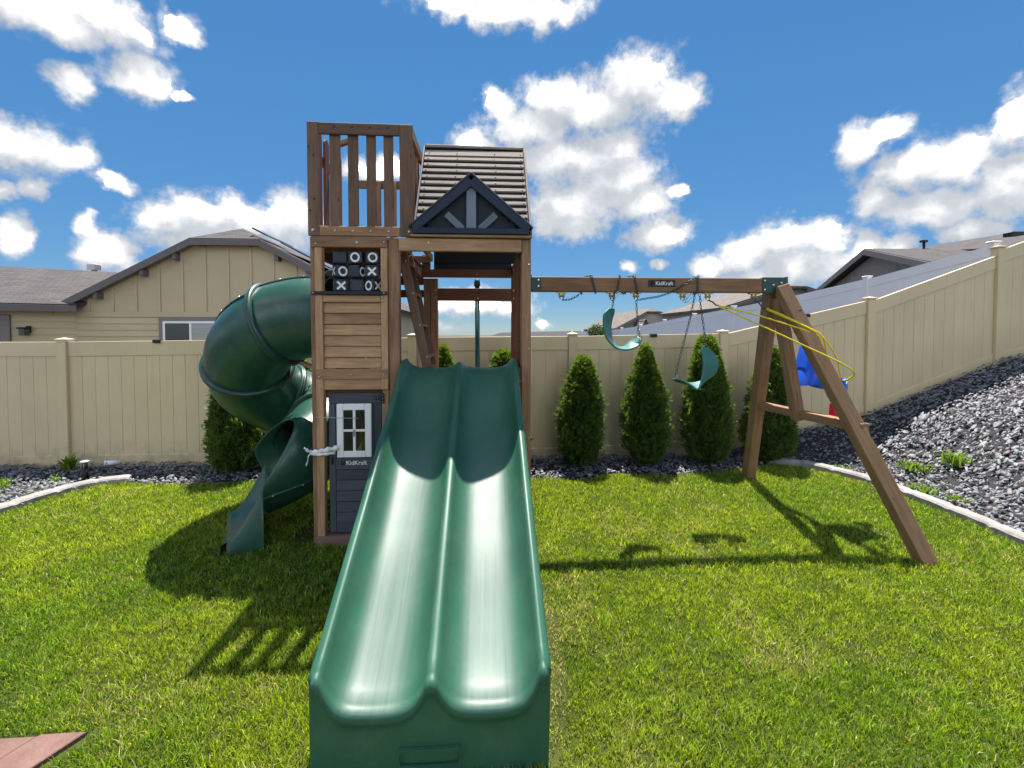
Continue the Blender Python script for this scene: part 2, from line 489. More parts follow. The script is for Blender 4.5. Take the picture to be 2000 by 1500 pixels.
BOXES = {}
def box_mesh(L, Wd, T, mat, bev):
    key = (round(L, 3), round(Wd, 3), round(T, 3), mat, bev)
    if key in BOXES:
        return BOXES[key]
    bm = bmesh.new()
    bmesh.ops.create_cube(bm, size=1.0)
    bmesh.ops.scale(bm, vec=(L, Wd, T), verts=bm.verts)
    if bev:
        bmesh.ops.bevel(bm, geom=list(bm.edges), offset=min(bev, 0.3 * min(L, Wd, T)), segments=1, affect='EDGES', profile=0.5)
    me = bpy.data.meshes.new('board')
    bm.to_mesh(me); bm.free()
    me.materials.append(MATS[mat])
    BOXES[key] = me
    return me
def box(name, parent, x0, x1, y0, y1, z0, z1, mat, bev=0.004):
    d = (x1 - x0, y1 - y0, z1 - z0)
    c = Vector(((x0 + x1) / 2, (y0 + y1) / 2, (z0 + z1) / 2))
    ax = max(range(3), key=lambda i: d[i])
    if ax == 0:   rot, dims = Matrix.Identity(3), d
    elif ax == 1: rot, dims = Matrix(((0, -1, 0), (1, 0, 0), (0, 0, 1))), (d[1], d[0], d[2])
    else:         rot, dims = Matrix(((0, 0, -1), (0, 1, 0), (1, 0, 0))), (d[2], d[1], d[0])
    o = bpy.data.objects.new(name, box_mesh(*dims, mat, bev))
    return link(o, parent, Matrix.Translation(c) @ rot.to_4x4())
def bar(name, parent, a, b, wd, t, mat, up=(0, 0, 1), bev=0.004):
    a, b = Vector(a), Vector(b)
    X = (b - a); L = X.length; X.normalize()
    Y = Vector(up).cross(X)
    if Y.length < 1e-4: Y = Vector((0, 1, 0)).cross(X)
    Y.normalize(); Z = X.cross(Y)
    M = Matrix((X, Y, Z)).transposed().to_4x4()
    o = bpy.data.objects.new(name, box_mesh(L, wd, t, mat, bev))
    return link(o, parent, Matrix.Translation((a + b) / 2) @ M)
def cyl_bm(bm, a, b, r0, r1=None, n=12, caps=True):
    a, b = Vector(a), Vector(b)
    r1 = r0 if r1 is None else r1
    X = (b - a).normalized()
    Y = X.orthogonal().normalized(); Z = X.cross(Y)
    A = [bm.verts.new(a + (Y * math.cos(t) + Z * math.sin(t)) * r0) for t in [2 * math.pi * i / n for i in range(n)]]
    B = [bm.verts.new(b + (Y * math.cos(t) + Z * math.sin(t)) * r1) for t in [2 * math.pi * i / n for i in range(n)]]
    for i in range(n):
        bm.faces.new((A[i], A[(i + 1) % n], B[(i + 1) % n], B[i]))
    if caps:
        bm.faces.new(A[::-1]); bm.faces.new(B)
def cyl(name, parent, a, b, r0, mat, r1=None, n=14, smooth=True):
    bm = bmesh.new(); cyl_bm(bm, a, b, r0, r1, n)
    o = bm_obj(name, bm, mat, parent)
    if smooth:
        for p in o.data.polygons:
            p.use_smooth = len(p.vertices) == 4
    return o
def tube_verts(path, r, n=8, closed_ends=True):
    path = [Vector(p) for p in path]
    V, F = [], []
    up = Vector((0.13, 0.2, 1)).normalized()
    for i, p in enumerate(path):
        X = (path[min(i + 1, len(path) - 1)] - path[max(i - 1, 0)]).normalized()
        Y = up.cross(X).normalized(); Z = X.cross(Y)
        rr = r[i] if isinstance(r, (list, tuple)) else r
        for j in range(n):
            t = 2 * math.pi * j / n
            V.append(p + (Y * math.cos(t) + Z * math.sin(t)) * rr)
    for i in range(len(path) - 1):
        for j in range(n):
            a, b = i * n + j, i * n + (j + 1) % n
            F.append((a, b, b + n, a + n))
    if closed_ends:
        F.append(tuple(range(n - 1, -1, -1))); F.append(tuple((len(path) - 1) * n + j for j in range(n)))
    return V, F
def rope(name, parent, path, r, mat, n=8):
    V, F = tube_verts(path, r, n)
    return mesh_obj(name, V, F, mat, parent, True)
def catmull(pts, per=8):
    P = [Vector(p) for p in pts]
    P = [P[0] * 2 - P[1]] + P + [P[-1] * 2 - P[-2]]
    out = []
    for i in range(1, len(P) - 2):
        for s in range(per):
            t = s / per
            a, b, c, d = P[i - 1], P[i], P[i + 1], P[i + 2]
            out.append(0.5 * ((2 * b) + (c - a) * t + (2 * a - 5 * b + 4 * c - d) * t * t + (3 * b - a - 3 * c + d) * t ** 3))
    out.append(P[-2])
    return out
def fast_mesh(name, V, F3, mat, parent=None, tint=None, smooth=False):
    """V (n,3), F3 (m,3) numpy triangles, tint (n,3) point colour."""
    me = bpy.data.meshes.new(name)
    nv, nf = len(V), len(F3)
    me.vertices.add(nv); me.vertices.foreach_set('co', np.ascontiguousarray(V, np.float32).ravel())
    me.loops.add(nf * 3); me.loops.foreach_set('vertex_index', np.ascontiguousarray(F3, np.int32).ravel())
    me.polygons.add(nf); me.polygons.foreach_set('loop_start', np.arange(0, nf * 3, 3, dtype=np.int32))
    me.update(calc_edges=True)
    if smooth:
        me.polygons.foreach_set('use_smooth', np.ones(nf, bool))
    if tint is not None:
        at = me.color_attributes.new('tint', 'FLOAT_COLOR', 'POINT')
        c4 = np.ones((nv, 4), np.float32); c4[:, :3] = tint
        at.data.foreach_set('color', c4.ravel())
    me.materials.append(MATS[mat])
    return link(bpy.data.objects.new(name, me), parent)
def uv_planar(o, ux, uy):
    """metre-scale UVs along two world directions for shingle courses."""
    me = o.data
    uv = me.uv_layers.new(name='UVMap')
    ux, uy = Vector(ux).normalized(), Vector(uy).normalized()
    for l in me.loops:
        v = me.vertices[l.vertex_index].co
        uv.data[l.index].uv = (v.dot(ux), v.dot(uy))
def text_obj(name, body, size, mat, parent, loc, normal_rot, bold=0.0, extrude=0.0008, align='LEFT'):
    cu = bpy.data.curves.new(name, 'FONT')
    cu.body = body; cu.size = size; cu.offset = bold; cu.extrude = extrude; cu.align_x = align
    cu.resolution_u = 3
    tmp = bpy.data.objects.new('tmp_text', cu)
    COL.objects.link(tmp)
    dg = bpy.context.evaluated_depsgraph_get()
    me = bpy.data.meshes.new_from_object(tmp.evaluated_get(dg))
    bpy.data.objects.remove(tmp)
    me.materials.clear(); me.materials.append(MATS[mat])
    o = bpy.data.objects.new(name, me)
    return link(o, parent, Matrix.Translation(loc) @ normal_rot)
FACE_CAM = Matrix.Rotation(R(90), 4, 'X')            # text lying in XZ, readable from -Y
def star_obj(name, parent, c, r, mat):
    bm = bmesh.new()
    def ring(rr, k_):
        return [(c[0] + rr * (1 if i % 2 == 0 else k_) * math.sin(i * math.pi / 5), c[1], c[2] + rr * (1 if i % 2 == 0 else k_) * math.cos(i * math.pi / 5)) for i in range(10)]
    A = [bm.verts.new(p) for p in ring(r, 0.52)]; B = [bm.verts.new(p) for p in ring(r * 0.55, 0.52)]
    for i in range(10):
        bm.faces.new((A[i], A[(i + 1) % 10], B[(i + 1) % 10], B[i]))
    bmesh.ops.solidify(bm, geom=list(bm.faces), thickness=0.001)
    return bm_obj(name, bm, mat, parent)
def bolt(parent, x, y, z, r=0.011, mat='steel'):
    """dome bolt head on a face looking towards -Y"""
    key = ('bolt', r, mat)
    if key not in BOXES:
        bm = bmesh.new()
        n = 10
        rings = [(r, 0), (r * 0.95, -0.004), (r * 0.6, -0.0075)]
        vs = [[bm.verts.new((q * math.cos(2 * math.pi * i / n), d, q * math.sin(2 * math.pi * i / n))) for i in range(n)] for q, d in rings]
        for a, b in zip(vs, vs[1:]):
            for i in range(n):
                bm.faces.new((a[i], a[(i + 1) % n], b[(i + 1) % n], b[i]))
        bm.faces.new(vs[-1])
        bmesh.ops.recalc_face_normals(bm, faces=bm.faces)
        me = bpy.data.meshes.new('bolt'); bm.to_mesh(me); bm.free()
        me.materials.append(MATS[mat]); BOXES[key] = me
    o = bpy.data.objects.new('bolt', BOXES[key])
    return link(o, parent, Matrix.Translation((x, y, z)))

# ------------------------------------------------------------------ terrain
def interp(x, xs, ys):
    return np.interp(x, xs, ys)
CURB_Y = [-8, 1.0, 2.5, 3.5, 3.97, 4.49, 4.98, 5.43, 5.83, 6.05, 6.3, 6.6]
CURB_X = [4.4, 4.5, 4.6, 4.69, 4.75, 4.77, 4.757, 4.62, 4.43, 4.0, 3.1, 2.2]
def height(x, y):
    x = np.asarray(x, float); y = np.asarray(y, float)
    prof = interp(x, [2.2, 3.3, 3.86, 5.92, 8.15, 11, 20, 60], [0, 0.05, 0.12, 0.60, 1.43, 2.0, 2.4, 2.4])
    d = x - interp(y, CURB_Y, CURB_X)
    s = np.clip(d / 1.7, 0, 1); s = s * s * (3 - 2 * s)
    s = np.where(y > 6.6, 1.0, s)
    return prof * s
gx = np.concatenate([np.linspace(-250, -14, 12), np.linspace(-12, 14, 66), np.linspace(16, 250, 12)])
gy = np.concatenate([np.linspace(-150, -6, 8), np.linspace(-5, 12, 60), np.linspace(14, 300, 14)])
GX, GY = np.meshgrid(gx, gy)
GZ = height(GX, GY) - 0.05
nx, ny = len(gx), len(gy)
V = np.stack([GX.ravel(), GY.ravel(), GZ.ravel()], 1)
idx = np.arange(nx * ny).reshape(ny, nx)
q = np.stack([idx[:-1, :-1].ravel(), idx[:-1, 1:].ravel(), idx[1:, 1:].ravel(), idx[1:, :-1].ravel()], 1)
F = np.concatenate([q[:, [0, 1, 2]], q[:, [0, 2, 3]]])
ground = fast_mesh('ground', V, F, 'gravel_bed', smooth=True)
tag(ground, kind='structure')

LAWN = [(-5.2, -8), (-5.12, 1), (-5.05, 4.3), (-4.98, 4.78), (-4.903, 5.231), (-4.738, 5.556), (-4.456, 5.70), (-3.85, 5.58), (-2.99, 5.62),
        (-1.8, 5.60), (-0.6, 5.58), (0.6, 5.575), (1.174, 5.46), (1.7, 5.66), (2.34, 5.55), (3.096, 5.66), (3.587, 5.76), (4.02, 5.97),
        (4.40, 5.78), (4.60, 5.42), (4.735, 4.98), (4.75, 4.49), (4.73, 3.97), (4.67, 3.5), (4.58, 2.5), (4.48, 1), (4.38, -8)]
lawn = mesh_obj('lawn', [(x, y, -0.028) for x, y in LAWN], [tuple(range(len(LAWN)))], 'lawn_soil')
tag(lawn, kind='structure')
LP = np.array(LAWN)
def in_poly(x, y, P):
    ins = np.zeros(len(x), bool)
    j = len(P) - 1
    for i in range(len(P)):
        xi, yi, xj, yj = P[i][0], P[i][1], P[j][0], P[j][1]
        c = ((yi > y) != (yj > y)) & (x < (xj - xi) * (y - yi) / (yj - yi + 1e-12) + xi)
        ins ^= c
        j = i
    return ins
def vnoise(x, y, f, seed):
    """smooth value noise on numpy arrays"""
    r = np.random.default_rng(seed)
    T = r.random((64, 64))
    X, Y = x * f + 1000, y * f + 1000
    xi, yi = np.floor(X).astype(int), np.floor(Y).astype(int)
    fx, fy = X - xi, Y - yi
    fx = fx * fx * (3 - 2 * fx); fy = fy * fy * (3 - 2 * fy)
    g = lambda a, b: T[a % 64, b % 64]
    return (g(xi, yi) * (1 - fx) + g(xi + 1, yi) * fx) * (1 - fy) + (g(xi, yi + 1) * (1 - fx) + g(xi + 1, yi + 1) * fx) * fy

# patio corner of red concrete boards
patio = mesh_obj('patio', [(-6, -3, -0.02), (-2.3, -3, -0.02), (-2.3, 1.2, -0.02), (-1.95, 2.05, -0.02), (-6, 2.05, -0.02)], [(0, 1, 2, 3, 4)], 'soil')
tag(patio, kind='structure')
PAT_R = [(-1.848, 2.104), (-1.995, 1.80)]
dirv = Vector((PAT_R[1][0] - PAT_R[0][0], PAT_R[1][1] - PAT_R[0][1], 0)).normalized()
dirv = Vector((-0.44, -0.9, 0)).normalized()
for i in range(12):
    xa = -1.848 - i * 0.205
    a = Vector((xa, 2.104 - 0.012 * i, 0)); b = Vector((xa - 0.198, 2.102 - 0.012 * i, 0))
    bm = bmesh.new()
    top = [a, b, b + dirv * 2.6, a + dirv * 2.6]
    lo = [bm.verts.new((p.x, p.y, -0.04)) for p in top]; hi = [bm.verts.new((p.x, p.y, -0.006)) for p in top]
    bm.faces.new(hi[::-1] if False else hi)
    for j in range(4):
        bm.faces.new((lo[j], lo[(j + 1) % 4], hi[(j + 1) % 4], hi[j]))
    bmesh.ops.recalc_face_normals(bm, faces=bm.faces)
    bmesh.ops.bevel(bm, geom=[e for e in bm.edges if e.verts[0].co.z > -0.03 and e.verts[1].co.z > -0.03], offset=0.004, segments=1, affect='EDGES')
    bm_obj('paver', bm, 'patio_red', patio)

# ------------------------------------------------------------------ grass blades
def make_grass():
    xs, ys = [], []
    for (y0, y1, dens) in ((1.35, 2.3, 19000), (2.3, 3.2, 15500), (3.2, 4.4, 11000), (4.4, 6.1, 8000)):
        xl, xr = max(-5.2, -1.28 * y1 - 0.9), min(4.9, 1.30 * y1 + 0.9)
        n = int((xr - xl) * (y1 - y0) * dens)
        xs.append(rng.uniform(xl, xr, n)); ys.append(rng.uniform(y0, y1, n))
    x = np.concatenate(xs); y = np.concatenate(ys)
    # the frame's own wedge plus a step to either side
    ok = (np.abs(x - 0.06 * y) < 1.24 * y + 0.9)
    ok &= in_poly(x, y, LAWN)
    ok &= ~((x < -1.80 - 0.48 * (2.104 - y)) & (y < 2.115))          # patio
    ok &= ~((x > -0.71) & (x < 0.245) & (y > 1.84) & (y < 2.2))        # under the slide mouth
    # worn strip beside the slide and thin turf below the tower
    bare = ((x > 0.24) & (x < 0.24 + 0.17 * (0.4 + vnoise(x, y, 2.2, 3))) & (y < 3.95))
    under = (x > -1.75) & (x < 0.42) & (y > 3.95) & (y < 5.45)
    keep = rng.random(len(x))
    ok &= ~(bare & (keep < 0.55)); ok &= ~(under & (keep < 0.9))
    x, y, bare, under = x[ok], y[ok], bare[ok], under[ok]
    n = len(x)
    patch = vnoise(x, y, 1.1, 5) * 0.6 + vnoise(x, y, 3.7, 6) * 0.4
    clump = 0.55 * vnoise(x, y, 13, 8) + 0.45 * vnoise(x, y, 31, 9)
    h = rng.uniform(0.020, 0.044, n) * (0.38 + 1.15 * clump)
    h *= np.where(bare, 0.6, 1.0)
    wd = rng.uniform(0.0015, 0.0029, n) * (1 + 0.18 * np.maximum(y - 2, 0))
    az = rng.uniform(0, 2 * np.pi, n) + (clump - 0.5) * 2
    lean = rng.uniform(0.15, 1.0, n) * h
    dx, dy = np.cos(az), np.sin(az)
    fa = rng.uniform(0, 2 * np.pi, n)
    px_, py_ = np.cos(fa) * wd, np.sin(fa) * wd
    z0 = np.full(n, -0.03) + 0.006 * (clump - 0.5)
    b0 = np.stack([x - px_, y - py_, z0], 1); b1 = np.stack([x + px_, y + py_, z0], 1)
    mx, my, mz = x + dx * lean * 0.35, y + dy * lean * 0.35, z0 + h * 0.62
    m0 = np.stack([mx - px_ * 0.8, my - py_ * 0.8, mz], 1); m1 = np.stack([mx + px_ * 0.8, my + py_ * 0.8, mz], 1)
    tp = np.stack([x + dx * lean, y + dy * lean, z0 + h], 1)
    V = np.stack([b0, b1, m0, m1, tp], 1).reshape(-1, 3)
    i0 = np.arange(n)[:, None] * 5
    F = np.concatenate([i0 + np.array([0, 1, 3]), i0 + np.array([0, 3, 2]), i0 + np.array([2, 3, 4])])
    g1 = np.array([0.135, 0.255, 0.012]); g2 = np.array([0.315, 0.395, 0.022]); straw = np.array([0.46, 0.42, 0.20]); dk = np.array([0.055, 0.125, 0.012])
    t = np.clip(patch * 1.5 - 0.25 + rng.normal(0, 0.22, n), 0, 1)[:, None]
    c = g1 * (1 - t) + g2 * t
    d = (rng.random(n) < 0.16)[:, None]
    c = np.where(d, dk, c)
    dry = vnoise(x, y, 1.7, 21) * 0.55 + vnoise(x, y, 6.0, 22) * 0.45
    pst = 0.08 + 0.34 * np.clip((dry - 0.63) * 4, 0, 1) + np.where(bare, 0.6, 0)
    s = (rng.random(n) < pst)[:, None]
    c = np.where(s, straw * rng.uniform(0.75, 1.2, n)[:, None], c)
    c = c * rng.uniform(0.55, 1.5, n)[:, None] * (0.72 + 0.56 * clump)[:, None]
    tint = np.repeat(c, 5, axis=0)
    o = fast_mesh('lawn_grass', V, F, 'grass_blade', tint=tint)
    tag(o, 'short bright green mown grass with straw patches covering the lawn', 'grass', kind='stuff')
make_grass()

# ------------------------------------------------------------------ slate chips
def make_gravel():
    n = 66000
    x = rng.uniform(-8.2, 10.5, n); y = rng.uniform(2.0, 6.47, n)
    ok = ~in_poly(x, y, [(a * 1.0, b) for a, b in LAWN])
    ok &= (np.abs(x - 0.06 * y) < 1.24 * y + 0.8)
    cx = interp(y, CURB_Y, CURB_X)
    ok &= ~((x > 3.9) & (x < cx + 0.11) & (y < 6.0))
    x, y = x[ok], y[ok]
    n = len(x)
    z = height(x, y)
    K = 5
    r = rng.lognormal(-3.95, 0.34, n)
    th = r * rng.uniform(0.07, 0.22, n)
    asp = rng.uniform(0.35, 0.8, n); yaw = rng.uniform(0, 2 * np.pi, n)
    ang = np.linspace(0, 2 * np.pi, K, endpoint=False)[None] + rng.uniform(-0.35, 0.35, (n, K))
    rad = rng.uniform(0.6, 1.2, (n, K)) * r[:, None]
    lx, ly = np.cos(ang) * rad, np.sin(ang) * rad * asp[:, None]
    cyw, syw = np.cos(yaw)[:, None], np.sin(yaw)[:, None]
    ax, ay = lx * cyw - ly * syw, lx * syw + ly * cyw
    sx, sy = rng.normal(0, 0.27, n), rng.normal(0, 0.27, n)
    gz = (height(x + 0.05, y) - height(x - 0.05, y)) / 0.1
    tz = ax * (sx + gz)[:, None] + ay * sy[:, None]
    zz = z + rng.uniform(-0.028, 0.028, n)
    top = np.stack([x[:, None] + ax * 0.9, y[:, None] + ay * 0.9, zz[:, None] + tz + th[:, None]], 2)
    bot = np.stack([x[:, None] + ax * 1.06, y[:, None] + ay * 1.06, zz[:, None] + tz - th[:, None]], 2)
    V = np.concatenate([top, bot], 1).reshape(-1, 3)
    i0 = np.arange(n)[:, None] * (2 * K)
    tri = [[0, j, j + 1] for j in range(1, K - 1)]
    for j in range(K):
        a, b = j, (j + 1) % K
        tri += [[a, a + K, b + K], [a, b + K, b]]
    F = np.concatenate([i0 + np.array(t) for t in tri])
    base = np.array([0.128, 0.132, 0.147])
    c = base * rng.lognormal(0, 0.33, n)[:, None] * (1 + rng.normal(0, 0.05, (n, 3)))
    rust = (rng.random(n) < 0.05)[:, None]
    c = np.where(rust, c * np.array([1.45, 1.2, 0.95]), c)
    c = np.clip(c, 0.02, 0.5)
    o = fast_mesh('gravel', V, F, 'slate', tint=np.repeat(c, 2 * K, axis=0))
    tag(o, 'flat dark grey slate chips covering the bed and bank along the fence', 'gravel', kind='stuff')
make_gravel()

# ------------------------------------------------------------------ concrete curbs
def curb(name, pts, width, h, side, joint):
    pts = catmull([(a, b, 0) for a, b in pts], 10)
    prof = [(0, -0.05), (0.0, h * 0.55), (0.018, h * 0.9), (0.04, h), (width * 0.8, h * 1.05), (width, h * 0.8), (width, -0.05)]
    V, F = [], []
    for i, p in enumerate(pts):
        t = (pts[min(i + 1, len(pts) - 1)] - pts[max(i - 1, 0)]).normalized()
        nrm = Vector((t.y, -t.x, 0)) * side
        dip = 0.006 if i % joint == 0 else 0.0
        for (o, z) in prof:
            wob = 0.004 * math.sin(i * 1.7 + o * 30)
            V.append((p.x + nrm.x * (o + wob), p.y + nrm.y * (o + wob), z - (dip * 2 if z > 0 else 0)))
    m_ = len(prof)
    for i in range(len(pts) - 1):
        for j in range(m_ - 1):
            F.append((i * m_ + j, i * m_ + j + 1, (i + 1) * m_ + j + 1, (i + 1) * m_ + j))
    F.append(tuple(range(m_))); F.append(tuple((len(pts) - 1) * m_ + j for j in range(m_ - 1, -1, -1)))
    o = mesh_obj(name, V, F, 'concrete')
    bm = bmesh.new(); bm.from_mesh(o.data); bmesh.ops.recalc_face_normals(bm, faces=bm.faces); bm.to_mesh(o.data); bm.free()
    tag(o, kind='structure')
curb('kerb_right', [(4.03, 5.98), (4.40, 5.80), (4.61, 5.43), (4.745, 4.98), (4.76, 4.49), (4.74, 3.97), (4.68, 3.5), (4.58, 2.5), (4.48, 1), (4.42, -1), (4.4, -5)], 0.125, 0.055, -1, 9)
curb('kerb_left', [(-4.44, 5.715), (-4.738, 5.57), (-4.91, 5.231), (-4.985, 4.78), (-5.06, 4.2), (-5.12, 3), (-5.12, 1), (-5.2, -5)], 0.13, 0.05, 1, 9)

# ------------------------------------------------------------------ vinyl fence along the back
def fence(name, posts, label, mat, y, pick_w=0.1675, slope_from=None, ybase=None, depth=0.05, post_w=0.127):
    f = empty(name, (posts[0][0], y, posts[0][1]))
    tag(f, label, 'fence')
    for i, (x, zb, zt, zl, zr) in enumerate(posts):
        box('post', f, x - post_w / 2, x + post_w / 2, y - 0.035, y - 0.035 + post_w, zb - 0.25, max(zl, zr) + 0.015, mat, 0.006)
        zt = max(zl, zr) + 0.015
        bm = bmesh.new()
        wv = post_w / 2 + 0.012
        yc = y - 0.035 + post_w / 2
        lo = [bm.verts.new((x + a * wv, yc + b * wv, zt)) for a, b in ((-1, -1), (1, -1), (1, 1), (-1, 1))]
        hi = [bm.verts.new((x + a * wv, yc + b * wv, zt + 0.022)) for a, b in ((-1, -1), (1, -1), (1, 1), (-1, 1))]
        tp = bm.verts.new((x, yc, zt + 0.045))
        for j in range(4):
            bm.faces.new((lo[j], lo[(j + 1) % 4], hi[(j + 1) % 4], hi[j])); bm.faces.new((hi[j], hi[(j + 1) % 4], tp))
        bm.faces.new(lo[::-1])
        bm_obj('post_cap', bm, mat, f)
        if i + 1 == len(posts):
            break
        x2, zb2, _, zl2, _ = posts[i + 1]
        xa, xb = x + post_w / 2, x2 - post_w / 2
        ta, tb = zr, zl2                                   # rail tops at both ends
        la = lambda X: zb + (zb2 - zb) * (X - x) / (x2 - x)
        tl = lambda X: ta + (tb - ta) * (X - xa) / (xb - xa)
        def prism(nm, X0, X1, zlo, zhi, y0, y1):
            V = [(X0, y0, zlo(X0)), (X1, y0, zlo(X1)), (X1, y0, zhi(X1)), (X0, y0, zhi(X0)),
                 (X0, y1, zlo(X0)), (X1, y1, zlo(X1)), (X1, y1, zhi(X1)), (X0, y1, zhi(X0))]
            bm = bmesh.new()
            v = [bm.verts.new(p) for p in V]
            for fc in ((0, 1, 2, 3), (5, 4, 7, 6), (3, 2, 6, 7), (1, 0, 4, 5), (0, 3, 7, 4), (2, 1, 5, 6)):
                bm.faces.new([v[q_] for q_ in fc])
            bmesh.ops.bevel(bm, geom=list(bm.edges), offset=0.004, segments=1, affect='EDGES')
            return bm_obj(nm, bm, mat, f)
        prism('top_rail', xa, xb, lambda X: tl(X) - 0.205, tl, y, y + depth)
        prism('bottom_rail', xa, xb, lambda X: la(X) - 0.12, lambda X: la(X) + 0.115, y, y + depth)
        npk = max(1, round((xb - xa) / pick_w))
        wpk = (xb - xa) / npk
        for j in range(npk):
            X0, X1 = xa + j * wpk, xa + (j + 1) * wpk
            prism('picket', X0 + 0.0012, X1 - 0.0012, lambda X: la(X) + 0.112, lambda X: tl(X) - 0.20, y + 0.012, y + 0.034)
    return f
# x, base z, (unused), rail top on its left, rail top on its right
fence('back_fence', [(-10.6, 0, 0, 1.70, 1.70), (-8.25, 0, 0, 1.70, 1.71), (-5.88, 0, 0, 1.715, 1.715), (-3.5, 0, 0, 1.74, 1.74), (-1.06, 0, 0, 1.77, 1.775),
                     (1.30, 0.0, 0, 1.79, 1.79), (3.62, 0.09, 0, 1.83, 1.83), (5.97, 0.60, 0, 2.335, 2.345), (8.10, 1.41, 0, 3.05, 3.16), (10.45, 1.85, 0, 3.95, 3.95)],
      'long tan vinyl board fence behind the play set, climbing the bank', 'vinyl_tan', 6.5)

# small black clips on the fence rail
def clip(x, z, label):
    e = empty('fence_clip_light', (x, 6.49, z)); tag(e, label, 'fence light', 'clip lights on the fence rail')
    box('bracket', e, x - 0.055, x + 0.055, 6.492, 6.556, z + 0.002, z + 0.018, 'lamp_black', 0.003)
    box('lens', e, x - 0.05, x + 0.05, 6.474, 6.4915, z - 0.032, z + 0.016, 'lamp_black', 0.004)
clip(-4.62, 1.727, 'small black clip light on the fence rail under the house window')
clip(2.53, 1.808, 'small black clip light on the fence rail beside the hanging belt swing')
clip(4.93, 2.115, 'small black clip light on the sloping fence rail behind the yellow ropes')

# second, white fence running away uphill
f2 = empty('neighbour_fence', (9.2, 7.49, 1.4))
tag(f2, 'pale white vinyl fence running away behind the back fence on the hill', 'fence')
p2 = [Vector((9.196 - 0.226 * k_, 7.49 + 2.388 * k_, 0)) for k_ in range(0, 12)]
tops2 = [3.42, 3.10, 2.87, 2.69, 2.54, 2.37, 2.19, 2.06, 1.99, 1.93, 1.9, 1.9]
for i, p in enumerate(p2):
    box('post', f2, p.x - 0.064, p.x + 0.064, p.y - 0.064, p.y + 0.064, tops2[i] - 2.1, tops2[i] + 0.04, 'white_vinyl_far', 0.006)
    box('post_cap', f2, p.x - 0.078, p.x + 0.078, p.y - 0.078, p.y + 0.078, tops2[i] + 0.041, tops2[i] + 0.075, 'white_vinyl_far', 0.01)
    if i + 1 < len(p2):
        q2 = p2[i + 1]
        for nm, z0, z1, th in (('top_rail', -0.19, 0.0, 0.05), ('panel', -1.75, -0.191, 0.03)):
            tdir = (q2 - p).normalized(); nrm = Vector((tdir.y, -tdir.x, 0)) * th / 2
            a, b = p + tdir * 0.065, q2 - tdir * 0.065
            za, zb_ = tops2[i], tops2[i + 1]
            V = [a + nrm, b + nrm, b - nrm, a - nrm]
            verts = [(v_.x, v_.y, (za if j in (0, 3) else zb_) + z0) for j, v_ in enumerate(V)] + [(v_.x, v_.y, (za if j in (0, 3) else zb_) + z1) for j, v_ in enumerate(V)]
            o = mesh_obj(nm, verts, [(0, 1, 5, 4), (1, 2, 6, 5), (2, 3, 7, 6), (3, 0, 4, 7), (4, 5, 6, 7), (3, 2, 1, 0)], 'white_vinyl_far', f2)
            bm = bmesh.new(); bm.from_mesh(o.data); bmesh.ops.recalc_face_normals(bm, faces=bm.faces); bm.to_mesh(o.data); bm.free()
#PART2

# ------------------------------------------------------------------ houses
def fix(o):
    bm = bmesh.new(); bm.from_mesh(o.data); bmesh.ops.recalc_face_normals(bm, faces=bm.faces); bm.to_mesh(o.data); bm.free()
    return o
def extrude_poly(name, pts, vec, mat, parent):
    """planar polygon given a thickness along vec"""
    n = len(pts)
    v = [Vector(p) for p in pts] + [Vector(p) + Vector(vec) for p in pts]
    F = [tuple(range(n - 1, -1, -1)), tuple(range(n, 2 * n))] + [(i, (i + 1) % n, n + (i + 1) % n, n + i) for i in range(n)]
    return fix(mesh_obj(name, v, F, mat, parent))
def roof_plane(name, pts, mat, parent, thick=0.09):
    p = [Vector(q_) for q_ in pts]
    nrm = (p[1] - p[0]).cross(p[2] - p[0]).normalized()
    if nrm.z < 0: nrm = -nrm
    o = extrude_poly(name, pts, -nrm * thick, mat, parent)
    along = (p[1] - p[0]) if abs((p[1] - p[0]).z) < 0.05 else Vector((nrm.y, -nrm.x, 0))
    along = Vector((nrm.y, -nrm.x, 0))
    uv_planar(o, along, nrm.cross(along))
    return o

H1 = empty('neighbour_house', (-7.08, 12.75, 0))
tag(H1, 'tan board and batten house with clipped gable roof behind the fence', 'house')
XC, YF = -7.08, 12.5
top = lambda dx: 4.89 - 0.52 * abs(dx)
wall_pts = [(XC - 4.05, 12.75, 0), (XC + 4.05, 12.75, 0), (XC + 4.05, 12.75, top(4.05) - 0.14), (XC + 0.95, 12.75, top(0.95) - 0.15), (XC - 0.95, 12.75, top(0.95) - 0.15), (XC - 4.05, 12.75, top(4.05) - 0.14)]
extrude_poly('wall', wall_pts, (0, 9, 0), 'siding_tan', H1)
def rf(dx, y): return (XC + dx, y, top(dx))
r_l = roof_plane('roof', [rf(-4.45, YF), rf(-4.45, 22), rf(0, 22), (XC, 13.42, 4.89), rf(-0.92, YF)], 'shingle_grey', H1)
r_r = roof_plane('roof', [rf(4.45, 22), rf(4.45, YF), rf(0.92, YF), (XC, 13.42, 4.89), rf(0, 22)], 'shingle_grey', H1)
r_h = roof_plane('roof', [rf(-0.92, YF), rf(0.92, YF), (XC, 13.42, 4.89)], 'shingle_grey', H1)
for a, b in ((-4.47, -0.92), (0.92, 4.47)):
    bar('fascia', H1, (XC + a, YF - 0.012, top(a) - 0.115), (XC + b, YF - 0.012, top(b) - 0.115), 0.03, 0.17, 'fascia', (0, 0, 1), 0.003)
bar('fascia', H1, (XC - 0.93, YF - 0.014, top(0.92) - 0.115), (XC + 0.93, YF - 0.014, top(0.92) - 0.115), 0.03, 0.17, 'fascia', (0, 0, 1), 0.003)
